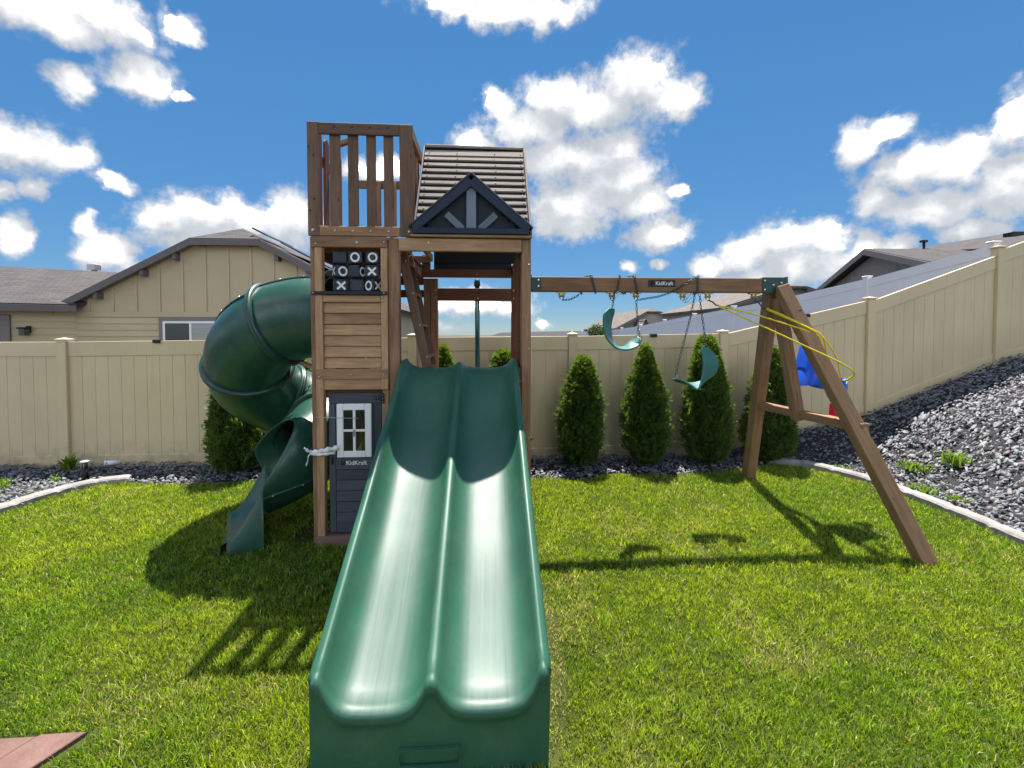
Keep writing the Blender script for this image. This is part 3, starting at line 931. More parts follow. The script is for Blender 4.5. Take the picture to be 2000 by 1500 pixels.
for sgn in (-1, 1):
    extrude_poly('soffit', [(XC + sgn * 4.4, YF, top(4.4) - 0.16), (XC + sgn * 0.9, YF, top(0.9) - 0.16), (XC + sgn * 0.9, 12.76, top(0.9) - 0.16), (XC + sgn * 4.4, 12.76, top(4.4) - 0.16)], (0, 0, 0.03), 'trim_taupe', H1)
for dx in (-3.4, -2.2, -1.35, 1.35, 2.2, 3.4):
    box('bracket', H1, XC + dx - 0.05, XC + dx + 0.05, YF + 0.02, 12.748, top(dx) - 0.36, top(dx) - 0.19, 'fascia', 0.004)
box('trim_band', H1, XC - 4.05, XC + 4.05, 12.715, 12.749, 2.27, 2.42, 'siding_tan', 0.004)
xb = XC - 3.72
while xb < XC + 3.9:
    zt = min(top(xb - XC), top(0.95)) - 0.17
    if zt > 2.5:
        box('batten', H1, xb - 0.03, xb + 0.03, 12.722, 12.7495, 2.421, zt, 'siding_tan', 0.003)
    xb += 0.612
z = 2.265
while z > 0.6:
    V = [(XC - 4.05, 12.722, z - 0.172), (XC + 4.05, 12.722, z - 0.172), (XC + 4.05, 12.744, z), (XC - 4.05, 12.744, z), (XC - 4.05, 12.7495, z - 0.172), (XC + 4.05, 12.7495, z - 0.172), (XC + 4.05, 12.7495, z), (XC - 4.05, 12.7495, z)]
    mesh_obj('siding_board', V, [(0, 1, 2, 3), (1, 0, 4, 5), (3, 2, 6, 7)], 'siding_tan', H1)
    z -= 0.175
win = box('window', H1, -8.98, -7.32, 12.695, 12.7485, 1.02, 2.28, 'trim_taupe', 0.004)
for a in ((-8.86, -8.80), (-8.16, -8.10), (-7.50, -7.44)):
    box('frame', win, a[0], a[1], 12.672, 12.72, 1.14, 2.16, 'white_paint', 0.004)
for a in ((1.10, 1.16), (2.10, 2.16)):
    box('frame', win, -8.86, -7.44, 12.676, 12.718, a[0], a[1], 'white_paint', 0.004)
box('pane', win, -8.80, -8.16, 12.684, 12.69, 1.16, 2.10, 'house_glass', 0)
box('pane', win, -8.10, -7.50, 12.684, 12.69, 1.16, 2.10, 'blind', 0)
for i in range(6):
    box('blind_slat', win, -8.10, -7.50, 12.676, 12.683, 1.20 + i * 0.15, 1.33 + i * 0.15, 'blind', 0.003)
# right roof slope carries solar panels
for (d0_, d1_, y0, y1) in ((0.60, 1.02, 12.75, 14.4), (1.30, 3.3, 12.9, 16.5)):
    extrude_poly('solar_panel', [(XC + d0_, y0, top(d0_) + 0.16), (XC + d1_, y0, top(d1_) + 0.16), (XC + d1_, y1, top(d1_) + 0.16), (XC + d0_, y1, top(d0_) + 0.16)], (0, 0, 0.045), 'solar', H1)
cyl('vent_pipe', H1, (-13.05, 15.6, 3.3), (-13.05, 15.6, 3.93), 0.075, 'galvanised')
box('vent_cap', H1, -13.18, -12.92, 15.47, 15.73, 3.931, 4.12, 'galvanised', 0.01)
# side wing turned towards the garden
A_, B_ = Vector((-16.5, 9.93, 0)), Vector((-11.12, 12.79, 0))
uu = (B_ - A_).normalized(); nn = Vector((uu.y, -uu.x, 0))
extrude_poly('wing_wall', [A_, B_, B_ + Vector((0, 0, 2.5)), A_ + Vector((0, 0, 2.5))], -nn * 5, 'siding_tan', H1)
e0, e1 = A_ + nn * 0.4 + Vector((0, 0, 2.60)), B_ + nn * 0.4 + uu * 0.05 + Vector((0, 0, 2.60))
r0, r1 = A_ - nn * 3.0 + Vector((0, 0, 3.86)), B_ - nn * 3.0 + uu * 2.2 + Vector((0, 0, 3.86))
roof_plane('wing_roof', [e0, e1, r1, r0], 'shingle_grey', H1)
bar('wing_fascia', H1, e0 + nn * 0.015 - Vector((0, 0, 0.12)), e1 + nn * 0.015 - Vector((0, 0, 0.12)), 0.03, 0.17, 'fascia', (0, 0, 1), 0.003)
z = 2.49
while z > 1.3:
    a, b = A_ + nn * 0.004, B_ + nn * 0.004 - uu * 0.01
    V = [a + nn * 0.024 + Vector((0, 0, z - 0.172)), b + nn * 0.024 + Vector((0, 0, z - 0.172)), b + Vector((0, 0, z)), a + Vector((0, 0, z))]
    mesh_obj('siding_board', V, [(0, 1, 2, 3)], 'siding_tan', H1)
    z -= 0.175
def wing_pt(s, off, z): return A_ + uu * s + nn * off + Vector((0, 0, z))
dr = bar('door', H1, wing_pt(3.66, 0.05, 1.0), wing_pt(4.62, 0.05, 1.0), 0.06, 2.1, 'grey_door')
bar('door_trim', H1, wing_pt(4.63, 0.06, 1.05), wing_pt(4.80, 0.06, 1.05), 0.08, 2.24, 'trim_taupe')
bar('door_trim', H1, wing_pt(3.45, 0.06, 2.24), wing_pt(4.80, 0.06, 2.24), 0.085, 0.13, 'trim_taupe')
lp = wing_pt(5.12, 0.09, 1.90)
lt = empty('wall_lamp', lp, H1)
box('back_plate', lt, lp.x - 0.05, lp.x + 0.05, lp.y + 0.0, lp.y + 0.05, lp.z - 0.06, lp.z + 0.12, 'lamp_black', 0.006)
box('lamp_hood', lt, lp.x - 0.09, lp.x + 0.10, lp.y - 0.20, lp.y - 0.001, lp.z + 0.04, lp.z + 0.085, 'lamp_black', 0.006)
box('lamp_glass', lt, lp.x - 0.06, lp.x + 0.07, lp.y - 0.17, lp.y - 0.02, lp.z - 0.13, lp.z + 0.038, 'house_glass', 0.006)

def camxy(X, Z, z): return Vector((X * 0.99818 + Z * 0.06035, -X * 0.06035 + Z * 0.99818, z))
H2 = empty('hill_house', camxy(11.5, 13.5, 1.5))
tag(H2, 'dark taupe house with low gable and grey shingle roof above the fence', 'house')
E1, E2, PK = camxy(11.46, 16.7, 3.45), camxy(10.16, 10.4, 3.45), camxy(10.78, 13.55, 4.42)
xdir = Vector((1, 0, 0)); ov = xdir * 0.28
wb = [E1 + ov, E2 + ov, PK + ov]
wl = [wb[0] + (wb[1] - wb[0]) * 0.06, wb[0] + (wb[1] - wb[0]) * 0.94]
extrude_poly('wall', [wl[0] - Vector((0, 0, 3)), wl[1] - Vector((0, 0, 3)), wl[1] + Vector((0, 0, -0.06)), wb[2] - Vector((0, 0, 0.2)), wl[0] + Vector((0, 0, -0.06))], xdir * 9, 'siding_dark', H2)
roof_plane('roof', [E2, E2 + xdir * 9, PK + xdir * 9, PK], 'shingle_grey', H2)
roof_plane('roof', [E1, E1 + xdir * 9, PK + xdir * 9, PK], 'shingle_grey', H2)
for E_ in (E1, E2):
    bar('fascia', H2, E_ - xdir * 0.02 - Vector((0, 0, 0.11)), PK - xdir * 0.02 - Vector((0, 0, 0.11)), 0.03, 0.17, 'fascia', (0, 0, 1), 0.003)
for i in range(1, 10):
    s = i / 10
    b0_ = wl[0] + (wl[1] - wl[0]) * s
    zt = 3.39 + (0.80 * (1 - abs(2 * s - 1)))
    box('batten', H2, b0_.x - 0.03, b0_.x - 0.001, b0_.y - 0.03, b0_.y + 0.03, 3.34, zt, 'siding_dark', 0.003)
tr = bar('trim_band', H2, wl[0] + Vector((-0.02, 0, -0.12)), wl[1] + Vector((-0.02, 0, -0.12)), 0.04, 0.14, 'trim_taupe')
a, b = camxy(13.4, 16.5, 4.75), camxy(24, 16.5, 6.4)
c_, d_ = camxy(24, 9.5, 4.6), camxy(14.5, 9.5, 3.9)
roof_plane('upper_roof', [a, b, c_, d_], 'shingle_grey', H2)
cyl('vent_pipe', H2, camxy(14.5, 15.6, 4.2), camxy(14.5, 15.6, 5.02), 0.04, 'lamp_black')
box('vent_cap', H2, *(lambda p: (p.x - 0.12, p.x + 0.10, p.y - 0.06, p.y + 0.06, p.z, p.z + 0.08))(camxy(14.5, 15.6, 5.02)), 'lamp_black', 0.01)
for (X, Z, zz_) in ((17.4, 15.2, 5.16), (21.2, 15.2, 5.80)):
    p = camxy(X, Z, zz_); box('roof_vent', H2, p.x - 0.45, p.x + 0.45, p.y - 0.15, p.y + 0.15, p.z - 0.15, p.z + 0.12, 'lamp_black', 0.02)

def far_house(name, label, X, Z, half, length, eave, rise, wall, roof, clipw=0.0, rot=0.0, base=-1.0):
    c = camxy(X, Z, 0)
    h = empty(name, (c.x, c.y, base)); tag(h, label, 'house', 'far houses beyond the white fence')
    ca, sa = math.cos(rot), math.sin(rot)
    def T(lx, ly, lz): return Vector((c.x + lx * ca - ly * sa, c.y + lx * sa + ly * ca, lz))
    k_ = clipw / half
    zt = eave + rise * (1 - k_)
    wp = [T(-half * .93, 0.3, base), T(half * .93, 0.3, base), T(half * .93, 0.3, eave - 0.02)]
    wp += [T(clipw, 0.3, zt - 0.12), T(-clipw, 0.3, zt - 0.12)] if clipw else [T(0, 0.3, eave + rise - 0.12)]
    wp += [T(-half * .93, 0.3, eave - 0.02)]
    extrude_poly('wall', wp, T(0, length, 0) - T(0, 0, 0), wall, h)
    pk = clipw
    if clipw:
        roof_plane('roof', [T(-clipw, 0, zt), T(clipw, 0, zt), T(0, clipw, eave + rise)], roof, h, 0.12)
    for s in (-1, 1):
        pts = [T(s * half, 0, eave), T(s * half, length, eave), T(0, length, eave + rise), T(0, clipw, eave + rise)]
        if clipw: pts.append(T(s * clipw, 0, zt))
        roof_plane('roof', pts, roof, h, 0.12)
        bar('fascia', h, T(s * half, -0.02, eave - 0.16), T(s * clipw, -0.02, zt - 0.16), 0.04, 0.16, 'fascia', (0, 0, 1), 0.004)
    return h, T
hA, TA = far_house('distant_house', 'pale house with clipped gable seen past the first belt swing', 9.0, 28, 2.5, 9, 2.12, 1.32, 'siding_far', 'shingle_brown', 0.45)
roof_plane('porch_roof', [TA(-1.45, -1.2, 1.9), TA(-1.45, 0.2, 1.9), TA(-0.95, 0.2, 2.65), TA(-0.95, -1.2, 2.65)], 'shingle_brown', hA, 0.1)
roof_plane('porch_roof', [TA(-0.45, -1.2, 1.9), TA(-0.45, 0.2, 1.9), TA(-0.95, 0.2, 2.65), TA(-0.95, -1.2, 2.65)], 'shingle_brown', hA, 0.1)
extrude_poly('porch_gable', [TA(-1.4, -1.1, 1.9), TA(-0.5, -1.1, 1.9), TA(-0.95, -1.1, 2.58)], (0, 0.05, 0), 'fascia', hA)
far_house('distant_house', 'low brown-roofed house between the two belt swings beyond the white fence', 10.4, 25, 1.3, 4, 2.5, 0.70, 'siding_far', 'shingle_brown', 0, R(-20))
far_house('distant_house', 'small roofed house behind the white fence left of the hill house', 13.1, 20.2, 3.7, 7, 2.98, 1.12, 'siding_farB', 'shingle_brown', 0.4, R(0))

# ------------------------------------------------------------------ arborvitae
def leaf_cloud(P, A, Nn, L, Wd, tint):
    """kite-shaped leaflets: base P, axis A, side Nn"""
    n = len(P)
    v0 = P; v1 = P + A * (L * 0.5)[:, None] + Nn * Wd[:, None]
    v2 = P + A * L[:, None]; v3 = P + A * (L * 0.5)[:, None] - Nn * Wd[:, None]
    V = np.stack([v0, v1, v2, v3], 1).reshape(-1, 3)
    i0 = np.arange(n)[:, None] * 4
    F = np.concatenate([i0 + np.array([0, 1, 2]), i0 + np.array([0, 2, 3])])
    return V, F, np.repeat(tint, 4, axis=0)
def arborvitae(x, y, H, rad, seed, label, lean=0.0):
    r = np.random.default_rng(seed)
    zb = float(height(x, y))
    t = empty('arborvitae', (x, y, zb)); tag(t, label, 'tree', 'columnar evergreens along the back fence')
    V, F = tube_verts([(x, y, zb - 0.08), (x, y, zb + 0.15), (x + 0.01, y, zb + H * 0.5), (x + lean, y, zb + H * 0.9)], [0.03, 0.026, 0.018, 0.005], 8)
    mesh_obj('trunk', V, F, 'bark', t, True)
    prof_h = [0.0, 0.05, 0.15, 0.35, 0.55, 0.75, 0.88, 0.96, 1.0]
    prof_r = [0.55, 0.84, 1.02, 1.04, 0.92, 0.68, 0.46, 0.26, 0.06]
    prof_r = [p_ ** (0.75 + 0.17 * (seed * 7 % 5)) for p_ in prof_r]
    lean = lean or 0.05 * math.sin(seed * 2.3)
    nS = int(5200 * H * rad / 0.5)
    h = r.random(nS) ** 0.9
    th = r.uniform(0, 2 * np.pi, nS)
    lump = 1 + 0.10 * np.sin(th * 2 + h * 6 + seed * 1.7) + 0.09 * np.sin(th * 5 - h * 17 + seed * 2) + 0.09 * np.sin(th * 8 + h * 7 + seed) + 0.06 * np.sin(th * 3 + h * 37)
    rr = rad * np.interp(h, prof_h, prof_r) * lump * (r.uniform(0.62, 1.0, nS) ** 0.6) * (1 + 0.05 * r.normal(0, 1, nS))
    cx = x + lean * h
    pos = np.stack([cx + np.cos(th) * rr, y + np.sin(th) * rr, zb + 0.03 + h * H * 0.96], 1)
    out = np.stack([np.cos(th), np.sin(th), np.zeros(nS)], 1)
    ax = out * r.uniform(0.25, 0.8, nS)[:, None] + np.array([0, 0, 1]) * r.uniform(0.45, 1.0, nS)[:, None] + r.normal(0, 0.22, (nS, 3))
    ax /= np.linalg.norm(ax, axis=1)[:, None]
    # spray plane spanned by the axis and a roughly tangential/radial direction
    sd = np.cross(ax, r.normal(0, 1, (nS, 3))); sd /= np.linalg.norm(sd, axis=1)[:, None]
    pv, pf, pt = [], [], []
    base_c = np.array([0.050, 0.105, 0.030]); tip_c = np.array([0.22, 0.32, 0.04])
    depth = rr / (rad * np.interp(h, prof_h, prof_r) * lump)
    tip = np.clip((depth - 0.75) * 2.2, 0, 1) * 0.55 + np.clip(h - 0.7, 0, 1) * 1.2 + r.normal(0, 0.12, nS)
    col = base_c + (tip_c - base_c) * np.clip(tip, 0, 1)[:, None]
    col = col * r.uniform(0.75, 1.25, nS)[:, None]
    off = 0
    for kx, (ang, lf) in enumerate(((-0.9, 0.62), (-0.45, 0.85), (0, 1.0), (0.45, 0.85), (0.9, 0.62))):
        a2 = ax * math.cos(ang) + sd * math.sin(ang)
        nn_ = np.cross(a2, np.cross(ax, sd)); nn_ /= np.linalg.norm(nn_, axis=1)[:, None]
        L = r.uniform(0.045, 0.085, nS) * lf
        Wd = r.uniform(0.004, 0.0085, nS)
        st = pos + ax * (0.012 * kx)
        v, f_, tt = leaf_cloud(st, a2, nn_, L, Wd, col)
        pv.append(v); pf.append(f_ + off); pt.append(tt); off += len(v)
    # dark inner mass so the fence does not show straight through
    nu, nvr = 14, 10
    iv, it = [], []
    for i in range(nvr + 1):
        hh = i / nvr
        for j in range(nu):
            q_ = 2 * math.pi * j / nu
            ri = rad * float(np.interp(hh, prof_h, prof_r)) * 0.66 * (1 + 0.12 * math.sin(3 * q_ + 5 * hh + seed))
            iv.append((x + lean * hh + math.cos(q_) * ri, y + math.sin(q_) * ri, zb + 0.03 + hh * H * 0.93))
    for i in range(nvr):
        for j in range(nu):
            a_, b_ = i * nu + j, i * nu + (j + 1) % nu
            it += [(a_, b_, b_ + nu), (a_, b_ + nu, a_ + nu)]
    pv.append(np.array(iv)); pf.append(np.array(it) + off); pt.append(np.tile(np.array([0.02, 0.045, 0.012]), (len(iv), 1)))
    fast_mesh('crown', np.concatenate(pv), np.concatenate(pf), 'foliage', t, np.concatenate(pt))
arborvitae(-3.30, 6.02, 1.50, 0.316, 1, 'dark bushy arborvitae half hidden behind the spiral tube slide')
arborvitae(-2.42, 6.05, 1.46, 0.269, 2, 'arborvitae showing only between the tube slide and the play tower')
arborvitae(-0.60, 6.05, 1.66, 0.269, 4, 'arborvitae seen through the tower beside the ladder')
arborvitae(0.30, 6.05, 1.58, 0.269, 5, 'arborvitae behind the right post of the play tower')
arborvitae(1.30, 6.00, 1.50, 0.272, 6, 'shortest round-topped arborvitae, first one right of the play tower')
arborvitae(2.24, 6.00, 1.66, 0.265, 7, 'arborvitae under the higher belt swing')
arborvitae(3.12, 6.00, 1.80, 0.272, 8, 'tallest arborvitae, behind the lower belt swing')
arborvitae(4.02, 6.02, 1.62, 0.293, 9, 'arborvitae standing behind the legs of the swing frame')

def round_bush(name, label, c, r0, seed, n=900):
    r = np.random.default_rng(seed)
    t = empty(name, c); tag(t, label, 'tree')
    d = r.normal(0, 1, (n, 3)); d /= np.linalg.norm(d, axis=1)[:, None]
    p = np.array(c) + np.array([0, 0, r0 * 0.9]) + d * (r0 * r.uniform(0.5, 1.05, n)[:, None])
    a = r.normal(0, 1, (n, 3)); a /= np.linalg.norm(a, axis=1)[:, None]
    s = np.cross(a, r.normal(0, 1, (n, 3))); s /= np.linalg.norm(s, axis=1)[:, None]
    col = np.array([0.05, 0.085, 0.03]) * r.uniform(0.6, 1.5, n)[:, None]
    v, f_, tt = leaf_cloud(p, a, s, r.uniform(0.15, 0.3, n) * r0, r.uniform(0.05, 0.1, n) * r0, col)
    fast_mesh('crown', v, f_, 'foliage', t, tt)
    V, F = tube_verts([(c[0], c[1], c[2] - 1.5), (c[0], c[1], c[2] + r0)], [0.1 * r0, 0.05 * r0], 8)
    mesh_obj('trunk', V, F, 'bark', t, True)
pb = camxy(5.0, 26, 1.3); round_bush('distant_tree', 'small dark round tree far off beside the first belt swing', (pb.x, pb.y, pb.z), 0.55, 5)

# ------------------------------------------------------------------ the play set
PS = empty('play_set', (-0.5, 4.5, 0))
tag(PS, 'brown wooden play tower with twin green slide, tube slide and swing beam', 'play set')
YF_, YB = 3.90, 5.40
tw = empty('tower_frame', (-0.5, 4.6, 0), PS)
W_ = 'wood_frame'
# posts
box('post', tw, -1.502, -1.462, YF_, YF_ + 0.09, 0.0, 2.665, W_)
box('post', tw, -0.841, -0.749, YF_, YF_ + 0.09, 0.0, 2.665, W_)
box('post', tw, 0.322, 0.404, YF_, YF_ + 0.09, 0.0, 2.665, W_)
box('post', tw, -1.500, -1.410, YB, YB + 0.09, 0.0, 2.665, W_)
box('post', tw, -0.745, -0.665, YB, YB + 0.09, 0.0, 2.50, W_)
box('post', tw, -0.663, -0.578, YB - 0.003, YB + 0.087, 0.0, 2.50, W_)
box('post', tw, 0.320, 0.404, YB, YB + 0.09, 0.0, 2.665, 'wood_red')
box('post', tw, 0.330, 0.406, 4.30, 4.39, 0.0, 2.665, W_)
# front left panel stiles and boards
box('stile', tw, -1.459, -1.396, YF_ - 0.02, YF_ + 0.05, 0.063, 2.572, 'wood_panel')
box('stile', tw, -0.902, -0.845, YF_ - 0.02, YF_ + 0.05, 1.345, 2.572, 'wood_panel')
box('stile', tw, -0.895, -0.845, YF_ - 0.005, YF_ + 0.06, 0.063, 1.343, 'wood_panel')
box('rail', tw, -1.484, -0.846, YF_ - 0.026, YF_ + 0.02, 2.5735, 2.6665, W_)
box('rail', tw, -1.394, -0.904, YF_ - 0.016, YF_ + 0.03, 2.104, 2.162, 'wood_panel')
for i in range(6):
    z1 = 2.102 - i * 0.0955
    a = bar('panel_board', tw, (-1.395, YF_ + 0.012, z1 - 0.047), (-0.903, YF_ + 0.012 + 0.002 * (i % 2), z1 - 0.047), 0.022, 0.0945, 'wood_panel', (0, 0.16, 1), 0.005)
box('rail', tw, -1.458, -0.846, YF_ - 0.024, YF_ - 0.0205, 1.440, 1.526, 'wood_panel', 0.001)
box('rail', tw, -1.458, -0.846, YF_ - 0.0203, YF_ + 0.03, 1.4405, 1.5255, 'wood_panel')
box('rail', tw, -1.395, -0.846, YF_ - 0.012, YF_ + 0.04, 1.346, 1.438, 'wood_panel')
box('sill', tw, -1.475, 0.404, YF_ - 0.03, YF_ + 0.08, -0.03, 0.062, 'wood_sill')
for (x, z_) in ((-1.16, 1.478), (-0.87, 2.62), (-0.88, 1.476), (-1.10, 2.615), (-1.445, 2.60), (-0.888, 2.147), (-0.888, 2.117), (-1.43, 1.46), (-1.03, 1.62), (-0.93, 1.56)):
    bolt(tw, x, YF_ - 0.026, z_, 0.0085 if z_ != 2.615 else 0.012)
# black bar under the game
box('game_bar', tw, -1.482, -0.842, YF_ - 0.04, YF_ - 0.0275, 2.166, 2.196, 'black_metal', 0.004)
bolt(tw, -1.465, YF_ - 0.04, 2.181, 0.007); bolt(tw, -0.87, YF_ - 0.04, 2.181, 0.007)
# deck and nest floor boards
for i in range(10):
    y0 = 3.96 + i * 0.143
    box('deck_board', tw, -1.458, 0.32, y0, y0 + 0.136, 1.355, 1.385, W_)
    box('floor_board', tw, -1.50, -0.76, y0, y0 + 0.136, 2.632, 2.662, 'wood_red')
for yy in (4.02, 5.30):
    box('joist', tw, -1.46, 0.32, yy, yy + 0.04, 1.26, 1.354, W_)
    box('joist', tw, -1.46, -0.75, yy, yy + 0.04, 2.55, 2.631, 'wood_red')
box('side_rail', tw, -1.500, -1.465, 3.995, 5.39, 2.50, 2.63, 'wood_red')
box('side_rail', tw, -0.79, -0.752, 3.995, 5.39, 2.50, 2.60, 'wood_red')
box('side_rail', tw, -1.500, -1.465, 3.995, 5.39, 1.36, 1.484, W_)
box('back_rail', tw, -1.408, -0.75, YB + 0.01, YB + 0.05, 2.42, 2.53, 'wood_red')
box('back_rail', tw, -1.408, -0.75, YB + 0.012, YB + 0.05, 2.27, 2.36, 'wood_red')
# left wall behind the tube mouth: boards around the round opening
for (y0, y1) in ((3.995, 4.06), (4.62, 5.0), (5.01, 5.39)):
    box('side_board', tw, -1.499, -1.472, y0, y1, 1.52, 2.49, 'wood_red')
# main opening header, plates
box('header', tw, -0.747, 0.320, YF_ - 0.022, YF_ + 0.02, 2.549, 2.658, 'wood_panel')
box('header_plate', tw, -0.640, 0.409, YF_ - 0.05, YF_ + 0.06, 2.668, 2.690, 'wood_panel')
bolt(tw, -0.49, YF_ - 0.022, 2.62, 0.013); bolt(tw, 0.385, YF_, 2.445, 0.011); bolt(tw, 0.385, YF_, 1.70, 0.008); bolt(tw, 0.385, YF_, 0.90, 0.008)
# back of the main deck
box('back_beam', tw, -0.85, 0.319, YB - 0.03, YB - 0.004, 2.507, 2.606, 'wood_red')
box('back_rail', tw, -0.577, 0.319, YB + 0.0, YB + 0.04, 2.228, 2.382, 'wood_red')
box('back_panel', tw, -0.62, 0.318, YB - 0.003, YB + 0.03, 2.607, 2.86, 'dark_panel')
box('block', tw, -0.76, -0.66, YB - 0.02, YB + 0.02, 2.61, 2.78, 'wood_red')
for (x, z_) in ((-0.60, 2.36), (-0.60, 2.27), (-0.09, 2.26), (0.345, 2.36), (0.345, 2.26), (-0.10, 2.55)):
    bolt(tw, x, YB - 0.031 if z_ > 2.5 else YB - 0.004, z_, 0.012, 'brass')
# right side wall pieces
extrude_poly('side_brace', [(0.285, 4.02, 1.52), (0.285, 4.10, 1.52), (0.285, 4.13, 2.16), (0.285, 4.30, 2.26), (0.285, 4.30, 2.44), (0.285, 4.10, 2.56), (0.285, 4.02, 2.56)], (0.035, 0, 0), 'wood_red', tw)
box('side_rail', tw, 0.33, 0.36, 4.0, 5.39, 2.56, 2.655, W_)
box('side_rail', tw, 0.33, 0.36, 4.0, 5.39, 1.39, 1.52, W_)
box('side_board', tw, 0.365, 0.392, 3.993, 4.12, 1.53, 1.75, 'wood_red')
# climbing pole at the back
cyl('pole', tw, (-0.095, YB + 0.09, 0.0), (-0.100, YB + 0.09, 2.42), 0.030, 'pole_green')
cyl('pole_cap', tw, (-0.100, YB + 0.09, 2.42), (-0.100, YB + 0.09, 2.50), 0.042, 'pole_green', 0.034)

# ladder up to the nest
ld = empty('ladder', (-0.6, 4.3, 1.52), PS)
la, lb = Vector((-0.765, 4.10, 2.60)), Vector((-0.535, 4.10, 1.52))
for yy in (4.10, 4.46):
    bar('stringer', ld, (la.x, yy, la.z), (lb.x, yy, lb.z), 0.035, 0.085, 'wood_rail', (1, 0, 0.25))
for i in range(4):
    s = 0.10 + i * 0.27
    p = la.lerp(lb, s)
    bar('rung', ld, (p.x + 0.01, 4.083, p.z), (p.x + 0.01, 4.477, p.z), 0.07, 0.025, W_)
    bolt(ld, p.x + 0.02, 4.082, p.z, 0.008)

# crow's nest
ne = empty('crow_nest', (-1.06, 4.6, 2.67), PS)
box('corner_post', ne, -1.505, -1.412, YF_ - 0.03, YF_ + 0.0, 2.668, 3.628, 'wood_rail')
box('corner_post', ne, -0.733, -0.622, YF_ - 0.03, YF_ + 0.0, 2.668, 3.622, 'wood_rail')
box('rail', ne, -1.410, -0.735, YF_ - 0.028, YF_ + 0.0, 3.528, 3.624, 'wood_rail')
box('rail', ne, -1.410, -0.735, YF_ - 0.028, YF_ + 0.0, 2.670, 2.752, W_)
for x0, x1 in ((-1.331, -1.240), (-1.177, -1.089), (-1.020, -0.940), (-0.874, -0.792)):
    box('slat', ne, x0, x1, YF_ + 0.002, YF_ + 0.024, 2.69, 3.60, 'wood_rail')
for x in (-1.28, -1.13, -0.98, -0.83):
    bolt(ne, x, YF_ - 0.028, 3.59, 0.009, 'chain_metal'); bolt(ne, x, YF_ - 0.028, 2.712, 0.0095)
for (x, z_) in ((-1.465, 2.715), (-0.655, 2.712), (-1.45, 2.98), (-1.45, 3.35), (-1.485, 2.88), (-1.49, 3.42)):
    bolt(ne, x, YF_ - 0.03, z_, 0.0125 if z_ < 2.8 else 0.009, 'steel' if z_ < 2.8 else 'chain_metal')
# right side
box('side_rail', ne, -0.655, -0.624, YF_ + 0.005, 5.34, 3.528, 3.62, W_)
box('side_rail', ne, -0.655, -0.624, YF_ + 0.005, 5.34, 2.69, 2.77, W_)
for i in range(3):
    y0 = 4.05 + i * 0.185
    box('slat', ne, -0.680, -0.657, y0, y0 + 0.085, 2.69, 3.58, W_)
# back side
box('rail', ne, -1.49, -0.66, 5.345, 5.375, 3.545, 3.64, 'wood_rail')
box('rail', ne, -1.49, -0.66, 5.345, 5.375, 2.68, 2.76, 'wood_rail')
for x0 in (-1.30, -1.12, -0.94):
    box('slat', ne, x0, x0 + 0.075, 5.32, 5.343, 2.69, 3.62, W_)
# left side: round-topped pickets
box('side_rail', ne, -1.500, -1.474, YF_ + 0.005, 4.64, 3.36, 3.44, W_)
box('side_rail', ne, -1.500, -1.474, YF_ + 0.005, 5.34, 2.69, 2.77, W_)
for i in range(4):
    y0 = 3.97 + i * 0.18
    pts = [(-1.472, y0, 2.69)] + [(-1.472, y0 + 0.05 - 0.05 * math.cos(math.pi * j / 8), 3.56 + 0.05 * math.sin(math.pi * j / 8)) for j in range(9)] + [(-1.472, y0 + 0.10, 2.69)]
    extrude_poly('picket', pts, (0.022, 0, 0), 'wood_red', ne)
bar('handle', ne, (-1.46, 4.44, 3.66), (-1.29, 4.40, 3.70), 0.05, 0.045, 'wood_leg')

# slatted roof over the slide deck
rfp = empty('roof', (-0.12, 4.65, 2.7), PS)
YR, ZR = 4.65, 3.745
ze, ye = 2.69, 3.905
sl = Vector((0, YR - ye, ZR - ze)); sL = sl.length; sl.normalize(); sn = Vector((0, -sl.z, sl.y))
extrude_poly('roof_sheet', [(-0.605, ye, ze), (0.385, ye, ze), (0.385, YR, ZR), (-0.605, YR, ZR)], -sn * 0.012, 'dark_gap', rfp)
extrude_poly('roof_sheet', [(-0.605, 2 * YR - ye, ze), (0.385, 2 * YR - ye, ze), (0.385, YR + 0.002, ZR), (-0.605, YR + 0.002, ZR)], (0, -0.01, -0.012), 'dark_gap', rfp)
ns = 13
for i in range(ns):
    s = (i + 0.5) / ns * (sL - 0.06)
    p = Vector((0, ye, ze)) + sl * s + sn * 0.014
    wv_ = 0.043 if i < ns - 1 else 0.085
    jit = random.uniform(-0.006, 0.006)
    bar('roof_slat', rfp, (-0.612 + jit, p.y, p.z), (0.388 + jit, p.y, p.z + random.uniform(-0.003, 0.003)), 0.018, wv_, 'wood_grey', sl, 0.0012)
    for x in (-0.57, -0.28, 0.1, 0.36):
        q_ = p + sn * 0.010
        o = bolt(rfp, x + random.uniform(-.01, .01), q_.y, q_.z, 0.006)
    p2_ = Vector((0, 2 * YR - p.y, p.z))
    bar('roof_slat', rfp, (-0.612, p2_.y, p2_.z), (0.388, p2_.y, p2_.z), 0.018, wv_, 'wood_grey', Vector((0, -sl.y, sl.z)))
bar('ridge_board', rfp, (-0.615, YR - 0.004, ZR + 0.014), (0.392, YR - 0.004, ZR + 0.004), 0.07, 0.03, 'wood_grey', (0, 0, 1), 0.006)
bar('barge_board', rfp, Vector((0.402, ye, ze)) + sn * 0.01, Vector((0.402, YR, ZR)) + sn * 0.01, 0.02, 0.075, 'wood_grey', sn)
bar('barge_board', rfp, Vector((-0.620, ye, ze)) + sn * 0.004, Vector((-0.620, YR, ZR)) + sn * 0.004, 0.02, 0.06, 'wood_navy', sn)

